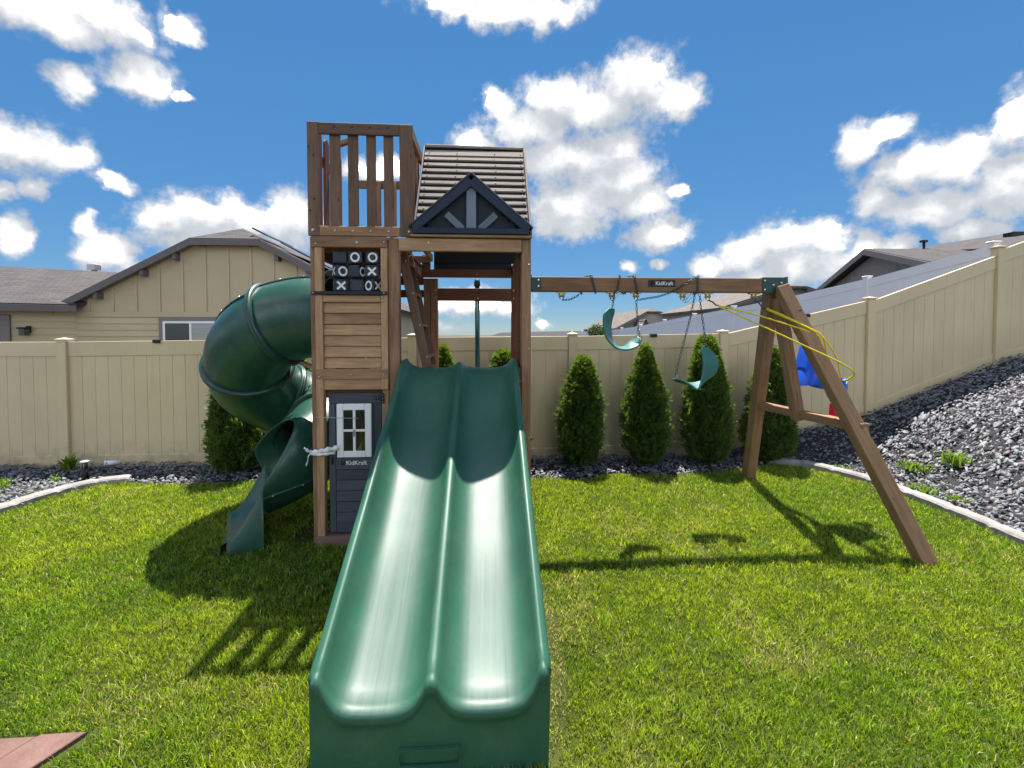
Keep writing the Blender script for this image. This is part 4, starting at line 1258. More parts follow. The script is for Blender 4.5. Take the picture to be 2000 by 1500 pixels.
# dormer gable
dm = empty('dormer', (-0.12, YF_, 2.69), PS)
YD = YF_ - 0.045
def tri_frame(name, o, i_, y0, y1, mat):
    bm = bmesh.new()
    A0 = [bm.verts.new((x, y0, z_)) for x, z_ in o]; B0 = [bm.verts.new((x, y0, z_)) for x, z_ in i_]
    A1 = [bm.verts.new((x, y1, z_)) for x, z_ in o]; B1 = [bm.verts.new((x, y1, z_)) for x, z_ in i_]
    n = len(o)
    for j in range(n):
        k2 = (j + 1) % n
        bm.faces.new((A0[j], A0[k2], B0[k2], B0[j])); bm.faces.new((A1[k2], A1[j], B1[j], B1[k2]))
        bm.faces.new((A0[k2], A0[j], A1[j], A1[k2])); bm.faces.new((B0[j], B0[k2], B1[k2], B1[j]))
    bmesh.ops.recalc_face_normals(bm, faces=bm.faces)
    return bm_obj(name, bm, mat, dm)
pkx, pkz = -0.120, 3.205
bx0, bx1, bz = -0.640, 0.402, 2.692
bar('rafter', dm, (bx0 + 0.02, YD, bz + 0.045), (pkx, YD, pkz - 0.055), 0.05, 0.085, 'wood_navy', (-0.7, 0, 0.7), 0.006)
bar('rafter', dm, (pkx, YD - 0.001, pkz - 0.055), (bx1 - 0.02, YD - 0.001, bz + 0.045), 0.05, 0.085, 'wood_navy', (0.7, 0, 0.7), 0.006)
bar('rafter_cap', dm, (bx0 - 0.01, YD + 0.05, bz + 0.055), (pkx, YD + 0.05, pkz + 0.005), 0.16, 0.02, 'wood_navy', (-0.7, 0, 0.7), 0.004)
bar('rafter_cap', dm, (pkx, YD + 0.051, pkz + 0.005), (bx1 + 0.01, YD + 0.051, bz + 0.055), 0.16, 0.02, 'wood_navy', (0.7, 0, 0.7), 0.004)
box('base_board', dm, bx0 + 0.02, bx1 - 0.02, YD - 0.024, YD + 0.02, bz, bz + 0.05, 'wood_navy')
box('strut', dm, pkx - 0.042, pkx + 0.042, YD + 0.0, YD + 0.02, bz + 0.051, pkz - 0.10, 'wood_bluegrey')
bar('strut', dm, (pkx - 0.075, YD + 0.008, bz + 0.045), (pkx - 0.215, YD + 0.008, bz + 0.175), 0.018, 0.06, 'wood_bluegrey', (0.6, 0, 0.6))
bar('strut', dm, (pkx + 0.075, YD + 0.008, bz + 0.045), (pkx + 0.215, YD + 0.008, bz + 0.175), 0.018, 0.06, 'wood_bluegrey', (-0.6, 0, 0.6))
extrude_poly('dormer_shade', [(bx0 + 0.09, YD + 0.030, bz + 0.03), (bx1 - 0.09, YD + 0.030, bz + 0.03), (pkx, YD + 0.030, pkz - 0.09)], (0, 0.008, 0), 'dark_panel', dm)  # added dark sheet standing in for the shade inside the gable
yroof = lambda z_: ye + (z_ - ze) * (YR - ye) / (ZR - ze)
for xe in (bx0 + 0.01, bx1 - 0.01):
    extrude_poly('dormer_roof', [(xe, YD + 0.02, bz + 0.03), (pkx, YD + 0.02, pkz - 0.01), (pkx, yroof(pkz), pkz - 0.01)], (0, 0, 0.018), 'wood_navy', dm)

# tic-tac-toe spinners
tt = empty('tic_tac_toe', (-1.15, 3.95, 2.2), PS)
cols, rows = (-1.270, -1.130, -0.990), (2.497, 2.376, 2.252)
marks = {(0, 0): ('', 10), (0, 1): ('O', 0), (0, 2): ('O', 12), (1, 0): ('O', 38), (1, 1): ('', -20), (1, 2): ('X', 4), (2, 0): ('X', 22), (2, 1): ('', 15), (2, 2): ('O', -32)}
def spin_block():
    bm = bmesh.new()
    bmesh.ops.create_cube(bm, size=1.0)
    bmesh.ops.scale(bm, vec=(0.118, 0.105, 0.112), verts=bm.verts)
    bmesh.ops.bevel(bm, geom=[e for e in bm.edges], offset=0.016, segments=2, affect='EDGES', profile=0.6)
    me = bpy.data.meshes.new('spinner'); bm.to_mesh(me); bm.free(); me.materials.append(MATS['navy_plastic'])
    return me
spm = spin_block()
def ring_mesh(ro, ri, n=24):
    bm = bmesh.new()
    A0 = [bm.verts.new((ro * math.cos(2 * math.pi * i / n), 0, ro * 1.05 * math.sin(2 * math.pi * i / n))) for i in range(n)]
    B0 = [bm.verts.new((ri * math.cos(2 * math.pi * i / n), 0, ri * 1.05 * math.sin(2 * math.pi * i / n))) for i in range(n)]
    for i in range(n):
        bm.faces.new((A0[i], B0[i], B0[(i + 1) % n], A0[(i + 1) % n]))
    me = bpy.data.meshes.new('mark'); bm.to_mesh(me); bm.free(); me.materials.append(MATS['white_paint']); return me
def x_mesh(L=0.037, t=0.0085):
    bm = bmesh.new()
    for s in (-1, 1):
        d = Vector((1, 0, s)).normalized(); n_ = Vector((-d.z, 0, d.x))
        y_ = -0.0004 * s
        vs = [d * a * L * 1.25 + n_ * b * t + Vector((0, y_, 0)) for a, b in ((-1, -1), (1, -1), (1, 1), (-1, 1))]
        bm.faces.new([bm.verts.new(v_) for v_ in vs])
    me = bpy.data.meshes.new('mark'); bm.to_mesh(me); bm.free(); me.materials.append(MATS['white_paint']); return me
rmesh, xmesh = ring_mesh(0.041, 0.0255), x_mesh()
for c_i, cx_ in enumerate(cols):
    cyl('rod', tt, (cx_, 3.975, 2.19), (cx_, 3.975, 2.57), 0.008, 'black_metal', n=8)
    for r_i, cz in enumerate(rows):
        mk, ang = marks[(r_i, c_i)]
        M = Matrix.Translation((cx_, 3.975, cz)) @ Matrix.Rotation(R(ang), 4, 'Z')
        o = bpy.data.objects.new('spinner', spm); link(o, tt, M)
        if mk:
            mo = bpy.data.objects.new('mark', rmesh if mk == 'O' else xmesh)
            link(mo, tt, M @ Matrix.Translation((0, -0.0535, 0)))
        # the neighbouring face carries the other sign
        mo = bpy.data.objects.new('mark', xmesh if mk == 'O' else rmesh)
        link(mo, tt, M @ Matrix.Rotation(R(90 if ang < 0 else -90), 4, 'Z') @ Matrix.Translation((0, -0.060, 0)))

# playhouse door
dd = empty('door', (-1.15, 3.93, 0.08), PS)
S_ = 'wood_slate'
yd0, yd1 = YF_ + 0.012, YF_ + 0.040
box('top_rail', dd, -1.366, -0.914, yd0, yd1, 1.222, 1.314, S_)
box('stile', dd, -1.366, -1.310, yd0, yd1, 0.082, 1.221, S_)
box('stile', dd, -0.975, -0.914, yd0, yd1, 0.082, 1.221, S_)
for (x0, x1) in ((-1.309, -1.272), (-1.013, -0.976)):
    box('side_plank', dd, x0, x1, yd0 + 0.004, yd1, 0.745, 1.221, S_)
box('middle_rail', dd, -1.309, -0.976, yd0, yd1, 0.640, 0.744, S_)
box('bottom_rail', dd, -1.309, -0.976, yd0, yd1, 0.082, 0.165, S_)
for i in range(5):
    z0 = 0.166 + i * 0.0948
    bar('plank', dd, (-1.309, yd0 + 0.012, z0 + 0.047), (-0.976, yd0 + 0.012, z0 + 0.047), 0.02, 0.092, S_, (0, 0.08, 1))
wf = empty('window', (-1.145, 3.9, 0.75), dd)
wx0, wx1, wz0, wz1 = -1.292, -0.996, 0.752, 1.222
box('frame', wf, wx0, wx0 + 0.055, yd0 - 0.022, yd0 - 0.001, wz0, wz1, 'white_paint')
box('frame', wf, wx1 - 0.055, wx1, yd0 - 0.022, yd0 - 0.001, wz0, wz1, 'white_paint')
box('frame', wf, wx0 + 0.056, wx1 - 0.056, yd0 - 0.022, yd0 - 0.001, wz1 - 0.055, wz1, 'white_paint')
box('frame', wf, wx0 + 0.056, wx1 - 0.056, yd0 - 0.022, yd0 - 0.001, wz0, wz0 + 0.055, 'white_paint')
wxm, wzm = (wx0 + wx1) / 2, (wz0 + wz1) / 2
box('glazing_bar', wf, wxm - 0.011, wxm + 0.011, yd0 - 0.018, yd0 - 0.004, wz0 + 0.056, wz1 - 0.056, 'white_paint', 0.002)
for s in (0, 1):
    xa = wx0 + 0.056 if s == 0 else wxm + 0.012
    box('glazing_bar', wf, xa, xa + (wxm - 0.012 - wx0 - 0.056), yd0 - 0.018, yd0 - 0.004, wzm - 0.010, wzm + 0.010, 'white_paint', 0.002)
    for z0 in (wz0 + 0.056, wzm + 0.011):
        box('pane', wf, xa + 0.001, xa + (wxm - 0.013 - wx0 - 0.056), yd0 - 0.0115, yd0 - 0.0095, z0, z0 + (wzm - 0.011 - wz0 - 0.056), 'clear_pane', 0)
box('latch', wf, wxm - 0.004, wxm + 0.004, yd0 - 0.030, yd0 - 0.0185, wzm - 0.05, wzm + 0.01, 'chain_metal', 0.002)
hg = box('hinge', dd, -0.975, -0.905, yd0 - 0.010, yd0 - 0.0005, 1.258, 1.283, 'black_metal', 0.003)
box('hinge', dd, -0.904, -0.882, yd0 - 0.033, yd0 - 0.018, 1.225, 1.312, 'black_metal', 0.003)
for z_ in (1.24, 1.268, 1.296): bolt(dd, -0.893, yd0 - 0.0335, z_, 0.005)
for x in (-0.965, -0.94): bolt(dd, x, yd0 - 0.0105, 1.270, 0.005)
box('hook', dd, -1.345, -1.330, yd0 - 0.02, yd0 - 0.0005, 0.69, 0.755, 'black_metal', 0.003)
text_obj('lettering', 'KidKraft', 0.052, 'white_paint', dd, (-1.222, yd0 - 0.0015, 0.682), FACE_CAM, 0.0006)
star_obj('star_mark', dd, (-1.250, yd0 - 0.0015, 0.698), 0.024, 'white_paint')

# ------------------------------------------------------------------ twin slide
def twin_slide():
    ts = empty('twin_slide', (-0.232, 2.8, 0), PS)
    X0, X1 = -0.730, 0.266
    Xc = (X0 + X1) / 2
    yk = [4.02, 3.94, 3.84, 3.70, 3.44, 3.03, 2.71, 2.43, 2.21, 2.05, 1.95, 1.885, 1.855]
    rimk = [1.60, 1.618, 1.575, 1.47, 1.285, 1.072, 0.875, 0.720, 0.595, 0.505, 0.452, 0.415, 0.388]
    bedk = [1.525, 1.528, 1.465, 1.340, 1.130, 0.900, 0.704, 0.545, 0.418, 0.335, 0.288, 0.258, 0.240]
    ys = []
    for a, b in zip(yk, yk[1:]):
        n = max(2, int((a - b) / 0.03))
        ys += [a + (b - a) * i / n for i in range(n)]
    ys.append(yk[-1])
    yr = yk[::-1]
    sm = lambda arr: np.convolve(np.pad(arr, 3, mode='edge'), np.ones(7) / 7, 'valid')
    rim = sm(np.interp(ys, yr, rimk[::-1])); bed = sm(np.interp(ys, yr, bedk[::-1]))
    nu = 120
    us = [i / nu for i in range(nu + 1)]
    HWl, BEAD = (X1 - X0) / 4, 0.036
    def section(rz, bz_, u):
        x = X0 + (X1 - X0) * u
        lane = Xc - HWl if u < 0.5 else Xc + HWl
        dx = abs(x - lane)
        outer = abs(x - Xc) > abs(lane - Xc)
        bw = BEAD if outer else 0.026
        rr = rz if outer else rz - 0.030
        e = min(1.0, dx / (HWl - bw))
        z = bz_ + (rr - 0.012 - bz_) * (0.2 * e ** 2 + 0.8 * e ** 5.0)
        if dx > HWl - bw:
            q = (dx - (HWl - bw)) / bw
            qq = (q - 0.55) / 0.55 if outer else (q - 1.0)
            z = rr - 0.012 + 0.017 * math.sqrt(max(0.0, 1 - qq * qq))
        return x, z
    V, F = [], []
    m_ = nu + 1
    for j, y in enumerate(ys):
        for u in us:
            x, z = section(rim[j], bed[j], u)
            V.append((x, y, z))
    # rolled lip, then the front skirt
    last = len(ys) - 1
    lipoff = [(-0.012, -0.003), (-0.026, -0.014), (-0.034, -0.032), (-0.032, -0.050), (-0.026, -0.060)]
    rows_ = len(ys)
    for (dy, dz) in lipoff:
        for u in us:
            x, z = section(rim[last], bed[last], u)
            V.append((x, ys[last] + dy, z + dz))
        rows_ += 1
    for s in (0.12, 0.4, 0.7, 1.0):
        for u in us:
            x, z = section(rim[last], bed[last], u)
            z0 = z - 0.060
            bul = 0.010 * math.sin(math.pi * u)
            fl = 0.012 * s
            V.append((Xc + (x - Xc) * (1 + 0.004 * s), ys[last] - 0.026 - fl - bul * s + 0.006, z0 * (1 - s) - 0.02 * s))
        rows_ += 1
    for j in range(rows_ - 1):
        for i in range(nu):
            a = j * m_ + i
            F.append((a, a + 1, a + 1 + m_, a + m_))
    # outer side skirts
    for side, ui in ((-1, 0), (1, nu)):
        base = len(V)
        cols_ = []
        for j, y in enumerate(ys):
            x, z, = V[j * m_ + ui][0], V[j * m_ + ui][2]
            drop = bed[j] - 0.05
            if y < 2.35: drop = max(-0.02, drop * (y - 1.95) / 0.4) if y > 1.95 else -0.02
            ring = [(x + side * 0.010, y, z - 0.004), (x + side * 0.017, y, z - 0.018), (x + side * 0.014, y, z - 0.045), (x + side * 0.004, y, min(z - 0.07, drop + (z - drop) * 0.4)), (x + side * 0.004, y, drop)]
            V.extend(ring)
            cols_.append(j)
        for j in range(len(ys) - 1):
            a = base + j * 5; b = base + (j + 1) * 5
            e0_, e1_ = j * m_ + ui, (j + 1) * m_ + ui
            F.append((e0_, a, b, e1_))
            for k2 in range(4):
                F.append((a + k2, a + k2 + 1, b + k2 + 1, b + k2))
        # close the corner between side skirt and front skirt
        lj = base + (len(ys) - 1) * 5
        fr = [r_ * m_ + ui for r_ in range(len(ys) - 1, rows_)]
        F.append(tuple([lj + k2 for k2 in range(4, -1, -1)] + fr))
    body = mesh_obj('slide_body', V, F, 'slide_green', ts, True)
    fix(body)
    # moulded badge on the front skirt
    yb_ = 1.8035
    bm = bmesh.new()
    def rr_pts(hw, hh, r, n=5):
        out = []
        for cx_, cz_, a0 in ((hw - r, hh - r, 0), (-hw + r, hh - r, 90), (-hw + r, -hh + r, 180), (hw - r, -hh + r, 270)):
            for i in range(n + 1):
                a = R(a0 + 90 * i / n); out.append((cx_ + r * math.cos(a), cz_ + r * math.sin(a)))
        return out
    bc = (-0.235, 0.068)
    o_ = rr_pts(0.130, 0.038, 0.016); i_ = rr_pts(0.124, 0.032, 0.012)
    A0 = [bm.verts.new((bc[0] + a, yb_ + 0.01, bc[1] + b)) for a, b in o_]; A1 = [bm.verts.new((bc[0] + a * .99, yb_ - 0.003, bc[1] + b * .98)) for a, b in o_]
    B1 = [bm.verts.new((bc[0] + a, yb_ - 0.003, bc[1] + b)) for a, b in i_]; B0 = [bm.verts.new((bc[0] + a, yb_ + 0.006, bc[1] + b)) for a, b in i_]
    n = len(o_)
    for i in range(n):
        k2 = (i + 1) % n
        for P_, Q_ in ((A0, A1), (A1, B1), (B1, B0)):
            bm.faces.new((P_[i], P_[k2], Q_[k2], Q_[i]))
    bmesh.ops.recalc_face_normals(bm, faces=bm.faces)
    bm_obj('badge_frame', bm, 'slide_green', ts)
twin_slide()

# ------------------------------------------------------------------ spiral tube slide
def tube_slide():
    tb = empty('tube_slide', (-2.05, 4.7, 0), PS)
    ctrl = [(-1.44, 4.33, 1.99), (-1.75, 4.33, 1.975), (-2.06, 4.36, 1.875), (-2.33, 4.52, 1.64), (-2.44, 4.80, 1.34), (-2.34, 5.10, 1.12),
            (-2.09, 5.25, 0.99), (-1.85, 5.16, 0.895), (-1.74, 4.90, 0.805), (-1.77, 4.62, 0.70), (-1.95, 4.41, 0.58), (-2.20, 4.31, 0.48)]
    path = catmull(ctrl, 10)
    n = 40
    def ring(i, rad, off=0.0):
        X = (path[min(i + 1, len(path) - 1)] - path[max(i - 1, 0)]).normalized()
        Y = Vector((0, 0, 1)).cross(X).normalized(); Z = X.cross(Y)
        return [path[i] + X * off + (Y * math.cos(t) + Z * math.sin(t)) * rad for t in [2 * math.pi * j / n for j in range(n)]], X, Y, Z
    RT = 0.385
    joints = [0, 17, 34, 52, 78, len(path) - 1]
    rib_at = [72, 50, -14, -14, -24]
    for si, (a, b) in enumerate(zip(joints, joints[1:])):
        V, F = [], []
        for i in range(a, b + 1):
            V += ring(i, RT)[0]
        c = b - a
        for i in range(c):
            for j in range(n):
                F.append((i * n + j, i * n + (j + 1) % n, (i + 1) * n + (j + 1) % n, (i + 1) * n + j))
        if b == joints[-1]:
            # oblique mouth: push the top of the last rings back
            for i in range(c + 1):
                s = max(0.0, (i - (c - 24)) / 24)
                rr_, X, Y, Z = ring(a + i, RT)
                for j in range(n):
                    hgt = max(0.0, math.cos(2 * math.pi * j / n - R(68))) ** 1.3
                    V[i * n + j] = V[i * n + j] - X * (0.50 * s * hgt)
        o = mesh_obj('tube_section', V, F, 'tube_green', tb, True)
        md = o.modifiers.new('wall', 'SOLIDIFY'); md.thickness = 0.012; md.offset = -1
        # seam rib along the side with its bolts
        sv = []
        rb = []
        for i in range(a, b + 1):
            rr_, X, Y, Z = ring(i, RT + 0.004)
            for tsgn in (1, -1):
                pass
            rb.append(path[i] + (Y * math.cos(R(rib_at[si])) + Z * math.sin(R(rib_at[si]))) * (RT + 0.004))
        Vr, Fr = tube_verts(rb, 0.012, 6)
        mesh_obj('seam_rib', Vr, Fr, 'flange_green', tb, True)
        for i in range(2, len(rb) - 1, 5):
            nrm = (rb[i] - path[a + i]).normalized()
            cyl('seam_bolt', tb, rb[i] + nrm * 0.006, rb[i] + nrm * 0.016, 0.010, 'steel', 0.007, 8)
    for jn in joints[1:-1]:
        V, F = [], []
        prof = [(RT - 0.005, -0.030), (RT + 0.030, -0.028), (RT + 0.036, -0.014), (RT + 0.036, -0.004), (RT + 0.026, 0.0), (RT + 0.036, 0.004), (RT + 0.036, 0.014), (RT + 0.030, 0.028), (RT - 0.005, 0.030)]
        for (rd, of) in prof:
            V += ring(jn, rd, of)[0]
        for i in range(len(prof) - 1):
            for j in range(n):
                F.append((i * n + j, i * n + (j + 1) % n, (i + 1) * n + (j + 1) % n, (i + 1) * n + j))
        fix(mesh_obj('flange', V, F, 'flange_green', tb, True))
    # entrance collar at the wall
    V, F = [], []
    for rd, of in ((RT + 0.06, -0.06), (RT + 0.06, -0.035), (RT, -0.035)):
        V += ring(2, rd, of)[0]
    for i in range(2):
        for j in range(n):
            F.append((i * n + j, i * n + (j + 1) % n, (i + 1) * n + (j + 1) % n, (i + 1) * n + j))
    mesh_obj('collar', V, F, 'flange_green', tb, True)
    # run-out chute: open half pipe that ends in a lip on the grass
    hd = Vector((-0.91, -0.42, 0)).normalized(); sdv = Vector((-hd.y, hd.x, 0))
    c0 = Vector((-2.07, 4.215, 0))
    V, F = [], []
    ns_, na = 12, 22
    for i in range(ns_ + 1):
        s = i / ns_
        c = c0 + hd * (0.27 * s)
        wall_t = 0.06 + 0.42 * (1 - s) ** 1.35
        floor_t = 0.14 * (1 - s) ** 1.3 + 0.035
        for j in range(na + 1):
            co = -1 + 2 * j / na
            k2 = abs(co) ** 3.0
            p = c + sdv * (co * 0.375)
            V.append((p.x, p.y, floor_t + (wall_t + 0.03 - floor_t) * k2))
    for i in range(ns_):
        for j in range(na):
            a = i * (na + 1) + j
            F.append((a, a + 1, a + na + 2, a + na + 1))
    # lip rolls down to the ground, skirts close the sides
    base = ns_ * (na + 1)
    rowsL = [(0.02, -0.006, None), (0.045, -0.03, None), (0.05, None, -0.02)]
    prev = base
    for (fo, dz, absz) in rowsL:
        st = len(V)
        for j in range(na + 1):
            p = Vector(V[base + j]) + hd * fo
            V.append((p.x, p.y, absz if absz is not None else max(-0.02, p.z + dz)))
        for j in range(na):
            F.append((prev + j, prev + j + 1, st + j + 1, st + j))
        prev = st
    for j in (0, na):
        st = len(V)
        sg = -1 if j == 0 else 1
        for i in range(ns_ + 1):
            p = Vector(V[i * (na + 1) + j])
            w0 = sdv * (0.016 if j == 0 else -0.016) * -1
            V.append((p.x + w0.x, p.y + w0.y, p.z - 0.01)); V.append((p.x + w0.x * 1.2, p.y + w0.y * 1.2, -0.02))
        for i in range(ns_):
            a, b = i * (na + 1) + j, (i + 1) * (na + 1) + j
            F.append((a, b, st + 2 * (i + 1), st + 2 * i)); F.append((st + 2 * i, st + 2 * (i + 1), st + 2 * (i + 1) + 1, st + 2 * i + 1))
    fix(mesh_obj('run_out', V, F, 'tube_green', tb, True))
    bar('support_brace', tb, (-1.51, 4.02, 1.52), (-1.70, 4.20, 1.56), 0.05, 0.03, 'wood_leg')
tube_slide()

# ------------------------------------------------------------------ swing frame
sf = empty('swing_frame', (1.8, 4.35, 0), PS)
BY = 4.35
box('beam', sf, 0.462, 3.00, BY - 0.045, BY + 0.045, 2.246, 2.391, 'wood_frame', 0.006)
box('plate', sf, 0.408, 0.440, BY - 0.075, BY + 0.075, 2.10, 2.56, 'wood_rail')
box('bracket', sf, 0.442, 0.545, BY - 0.051, BY - 0.0455, 2.262, 2.386, 'bracket_green', 0.003)
box('bracket', sf, 0.4405, 0.452, BY - 0.07, BY + 0.07, 2.24, 2.41, 'bracket_green', 0.003)
bolt(sf, 0.518, BY - 0.051, 2.358, 0.012); bolt(sf, 0.518, BY - 0.051, 2.298, 0.012)
extrude_poly('corner_bracket', [(2.795, BY - 0.053, 2.243), (2.795, BY - 0.053, 2.393), (2.98, BY - 0.053, 2.394), (3.055, BY - 0.053, 2.408), (3.072, BY - 0.053, 2.175), (2.985, BY - 0.053, 2.178), (2.965, BY - 0.053, 2.243)], (0, 0.007, 0), 'bracket_green', sf)
for (x, z_) in ((2.815, 2.365), (2.815, 2.275), (2.905, 2.325), (2.99, 2.345), (2.965, 2.26), (3.02, 2.21)):
    bolt(sf, x, BY - 0.053, z_, 0.011)
box('corner_bracket', sf, 2.80, 3.05, BY - 0.05, BY + 0.05, 2.3925, 2.400, 'bracket_green', 0.002)
fa, fb = Vector((2.985, 4.30, 2.30)), Vector((3.565, 3.30, -0.03))
ra, rb_ = Vector((2.965, 4.41, 2.30)), Vector((3.37, 5.41, -0.03))
bar('leg', sf, fa, fb, 0.115, 0.125, 'wood_leg', (0, 1, 0.4), 0.006)
bar('leg', sf, ra, rb_, 0.115, 0.125, 'wood_leg', (0, 1, 0.4), 0.006)
ca, cb = fa.lerp(fb, 0.56), ra.lerp(rb_, 0.56)
dv = (ca - cb).normalized()
bar('cross_bar', sf, cb - dv * 0.06 + Vector((0.0, 0, 0)), ca + dv * 0.07 + Vector((0.035, 0, 0)), 0.085, 0.085, 'wood_leg', (0, 0, 1), 0.005)
mid = (ca + cb) / 2
bar('centre_brace', sf, (2.995, BY, 2.20), (mid.x - 0.005, BY + 0.02, mid.z - 0.06), 0.10, 0.10, 'wood_frame', (0, 1, 0), 0.006)
bolt(sf, 3.045, 4.10, 2.06, 0.012, 'chain_metal')
# hangers
for x in (0.757, 1.264, 1.509, 1.989, 2.250, 2.734):
    hgr = empty('hanger', (x, BY, 2.24), sf)
    box('yoke', hgr, x - 0.055, x + 0.055, BY - 0.02, BY + 0.02, 2.234, 2.245, 'brass', 0.002)
    bmq = bmesh.new()
    cyl_bm(bmq, (x - 0.022, BY, 2.236), (x - 0.016, BY, 2.205), 0.012, 0.010, 8); cyl_bm(bmq, (x + 0.022, BY, 2.236), (x + 0.016, BY, 2.205), 0.012, 0.010, 8)
    cyl_bm(bmq, (x - 0.030, BY, 2.206), (x + 0.030, BY, 2.206), 0.011, None, 8)
    bm_obj('pivot', bmq, 'brass', hgr)
    rope('hook', hgr, [(x + 0.018 * math.sin(t), BY, 2.185 - 0.022 * math.cos(t)) for t in [2 * math.pi * i / 12 for i in range(11)]], 0.005, 'chain_metal', 6)
sg_ = box('sign', sf, 1.618, 1.892, BY - 0.052, BY - 0.0455, 2.299, 2.367, 'sign_black', 0.004)
text_obj('lettering', 'KidKraft', 0.052, 'white_paint', sf, (1.688, BY - 0.0535, 2.314), FACE_CAM, 0.0005)
star_obj('star_mark', sf, (1.658, BY - 0.0535, 2.332), 0.022, 'white_paint')

# ------------------------------------------------------------------ swings
def chain(name, parent, path, mat='chain_metal', link_l=0.036, wire=0.0032):
    pts = [Vector(p) for p in path]
    d = [0.0]
    for a, b in zip(pts, pts[1:]): d.append(d[-1] + (b - a).length)
    tot = d[-1]
    nl = max(2, int(tot / (link_l * 0.80)))
    def at(s):
        s = min(max(s, 0), tot)
        for i in range(len(pts) - 1):
            if s <= d[i + 1] + 1e-9:
                return pts[i].lerp(pts[i + 1], (s - d[i]) / max(d[i + 1] - d[i], 1e-6))
        return pts[-1]
    V, F = [], []
    mJ, mK = 10, 5
    for i in range(nl):
        s0 = i * tot / nl; c = at(s0 + tot / nl / 2)
        X = (at(s0 + tot / nl) - at(s0)).normalized()
        Y = X.orthogonal().normalized(); Z = X.cross(Y)
        if i % 2: Y, Z = Z, Y
        Lh, Wh = link_l / 2, link_l * 0.27
        base = len(V)
        for j in range(mJ):
            t = 2 * math.pi * j / mJ
            ct, st = math.cos(t), math.sin(t)
            pc = c + X * (Lh * (abs(ct) ** 0.7) * (1 if ct >= 0 else -1)) + Y * (Wh * st)
            rd = (X * ct + Y * st).normalized()
            for k2 in range(mK):
                p_ = 2 * math.pi * k2 / mK
                V.append(pc + rd * (wire * math.cos(p_)) + Z * (wire * math.sin(p_)))
        for j in range(mJ):
            for k2 in range(mK):
                F.append((base + j * mK + k2, base + ((j + 1) % mJ) * mK + k2, base + ((j + 1) % mJ) * mK + (k2 + 1) % mK, base + j * mK + (k2 + 1) % mK))
    return mesh_obj(name, V, F, mat, parent, True)
def belt(name, parent, ctr, widths, mat, thick=0.018):
    """ctr: centre line points; widths: vectors across the strap at each point"""
    P_ = catmull(ctr, 6); Wv = catmull(widths, 6)
    V, F = [], []
    n = len(P_)
    for i in range(n):
        s = i / (n - 1)
        taper = min(1.0, 0.35 + 5.2 * min(s, 1 - s)) ** 0.6
        wv = Wv[i] * taper
        t = (P_[min(i + 1, n - 1)] - P_[max(i - 1, 0)]).normalized()
        nr = t.cross(wv).normalized() * (thick / 2)
        V += [P_[i] - wv + nr, P_[i] + wv + nr, P_[i] + wv - nr, P_[i] - wv - nr]
    for i in range(n - 1):
        for j in range(4):
            F.append((i * 4 + j, i * 4 + (j + 1) % 4, (i + 1) * 4 + (j + 1) % 4, (i + 1) * 4 + j))
    F += [(0, 1, 2, 3), tuple((n - 1) * 4 + j for j in (3, 2, 1, 0))]
    o = fix(mesh_obj(name, V, F, mat, parent))
    md = o.modifiers.new('soft', 'BEVEL'); md.width = 0.003; md.segments = 2
    return o
def wrap(x0, z0, x1, z1, turns, sgn=1):
    """chain wound over the beam between two points"""
    pts = []
    n = 24 * turns
    for i in range(n + 1):
        t = i / n
        a = 2 * math.pi * turns * t
        yy, zz = -math.sin(a), -math.cos(a)
        sc = 1 / max(abs(yy), abs(zz), 1e-3)
        pts.append((x0 + (x1 - x0) * t, BY + yy * sc * 0.056, 2.319 + zz * sc * 0.083))
    return pts

s1 = empty('belt_swing', (1.40, BY, 1.68))
tag(s1, 'green belt swing wound up high over the beam, nearer the tower', 'swing', 'belt swings on the beam')
belt('seat', s1, [(1.265, 4.36, 2.085), (1.235, 4.36, 2.02), (1.222, 4.36, 1.91), (1.240, 4.35, 1.79), (1.310, 4.35, 1.70), (1.400, 4.35, 1.683), (1.490, 4.36, 1.725), (1.560, 4.37, 1.785)],
     [(0.062, 0.03, 0.0), (0.062, 0.045, 0), (0.055, 0.06, 0.0), (0.045, 0.06, 0.0), (0.02, 0.068, 0.01), (0.0, 0.068, 0.012), (-0.02, 0.066, 0.022), (-0.02, 0.06, 0.026)], 'swing_green')
chain('chain', s1, [(1.262, BY - 0.02, 2.08), (1.268, BY - 0.02, 2.12), (1.282, BY - 0.035, 2.24)])
chain('chain', s1, wrap(1.282, 2.24, 1.40, 2.24, 1))
chain('chain', s1, wrap(1.10, 2.24, 0.95, 2.24, 1) + [(0.90, BY - 0.05, 2.20), (0.84, BY - 0.04, 2.17), (0.775, BY, 2.165)])
chain('chain', s1, [(1.552, 4.36, 1.80), (1.535, 4.355, 1.88), (1.512, BY, 2.16)])
chain('chain', s1, wrap(1.52, 2.24, 1.40, 2.24, 1))
rope('end_ring', s1, [(1.575, 4.35, 1.785), (1.548, 4.355, 1.875), (1.518, 4.36, 1.79)], 0.005, 'steel', 6)
rope('snap_hook', s1, [(1.262, BY - 0.06, 2.20), (1.23, BY - 0.065, 2.17), (1.25, BY - 0.066, 2.15), (1.30, BY - 0.064, 2.20), (1.335, BY - 0.062, 2.235), (1.32, BY - 0.06, 2.26), (1.27, BY - 0.06, 2.22)], 0.0045, 'steel', 6)

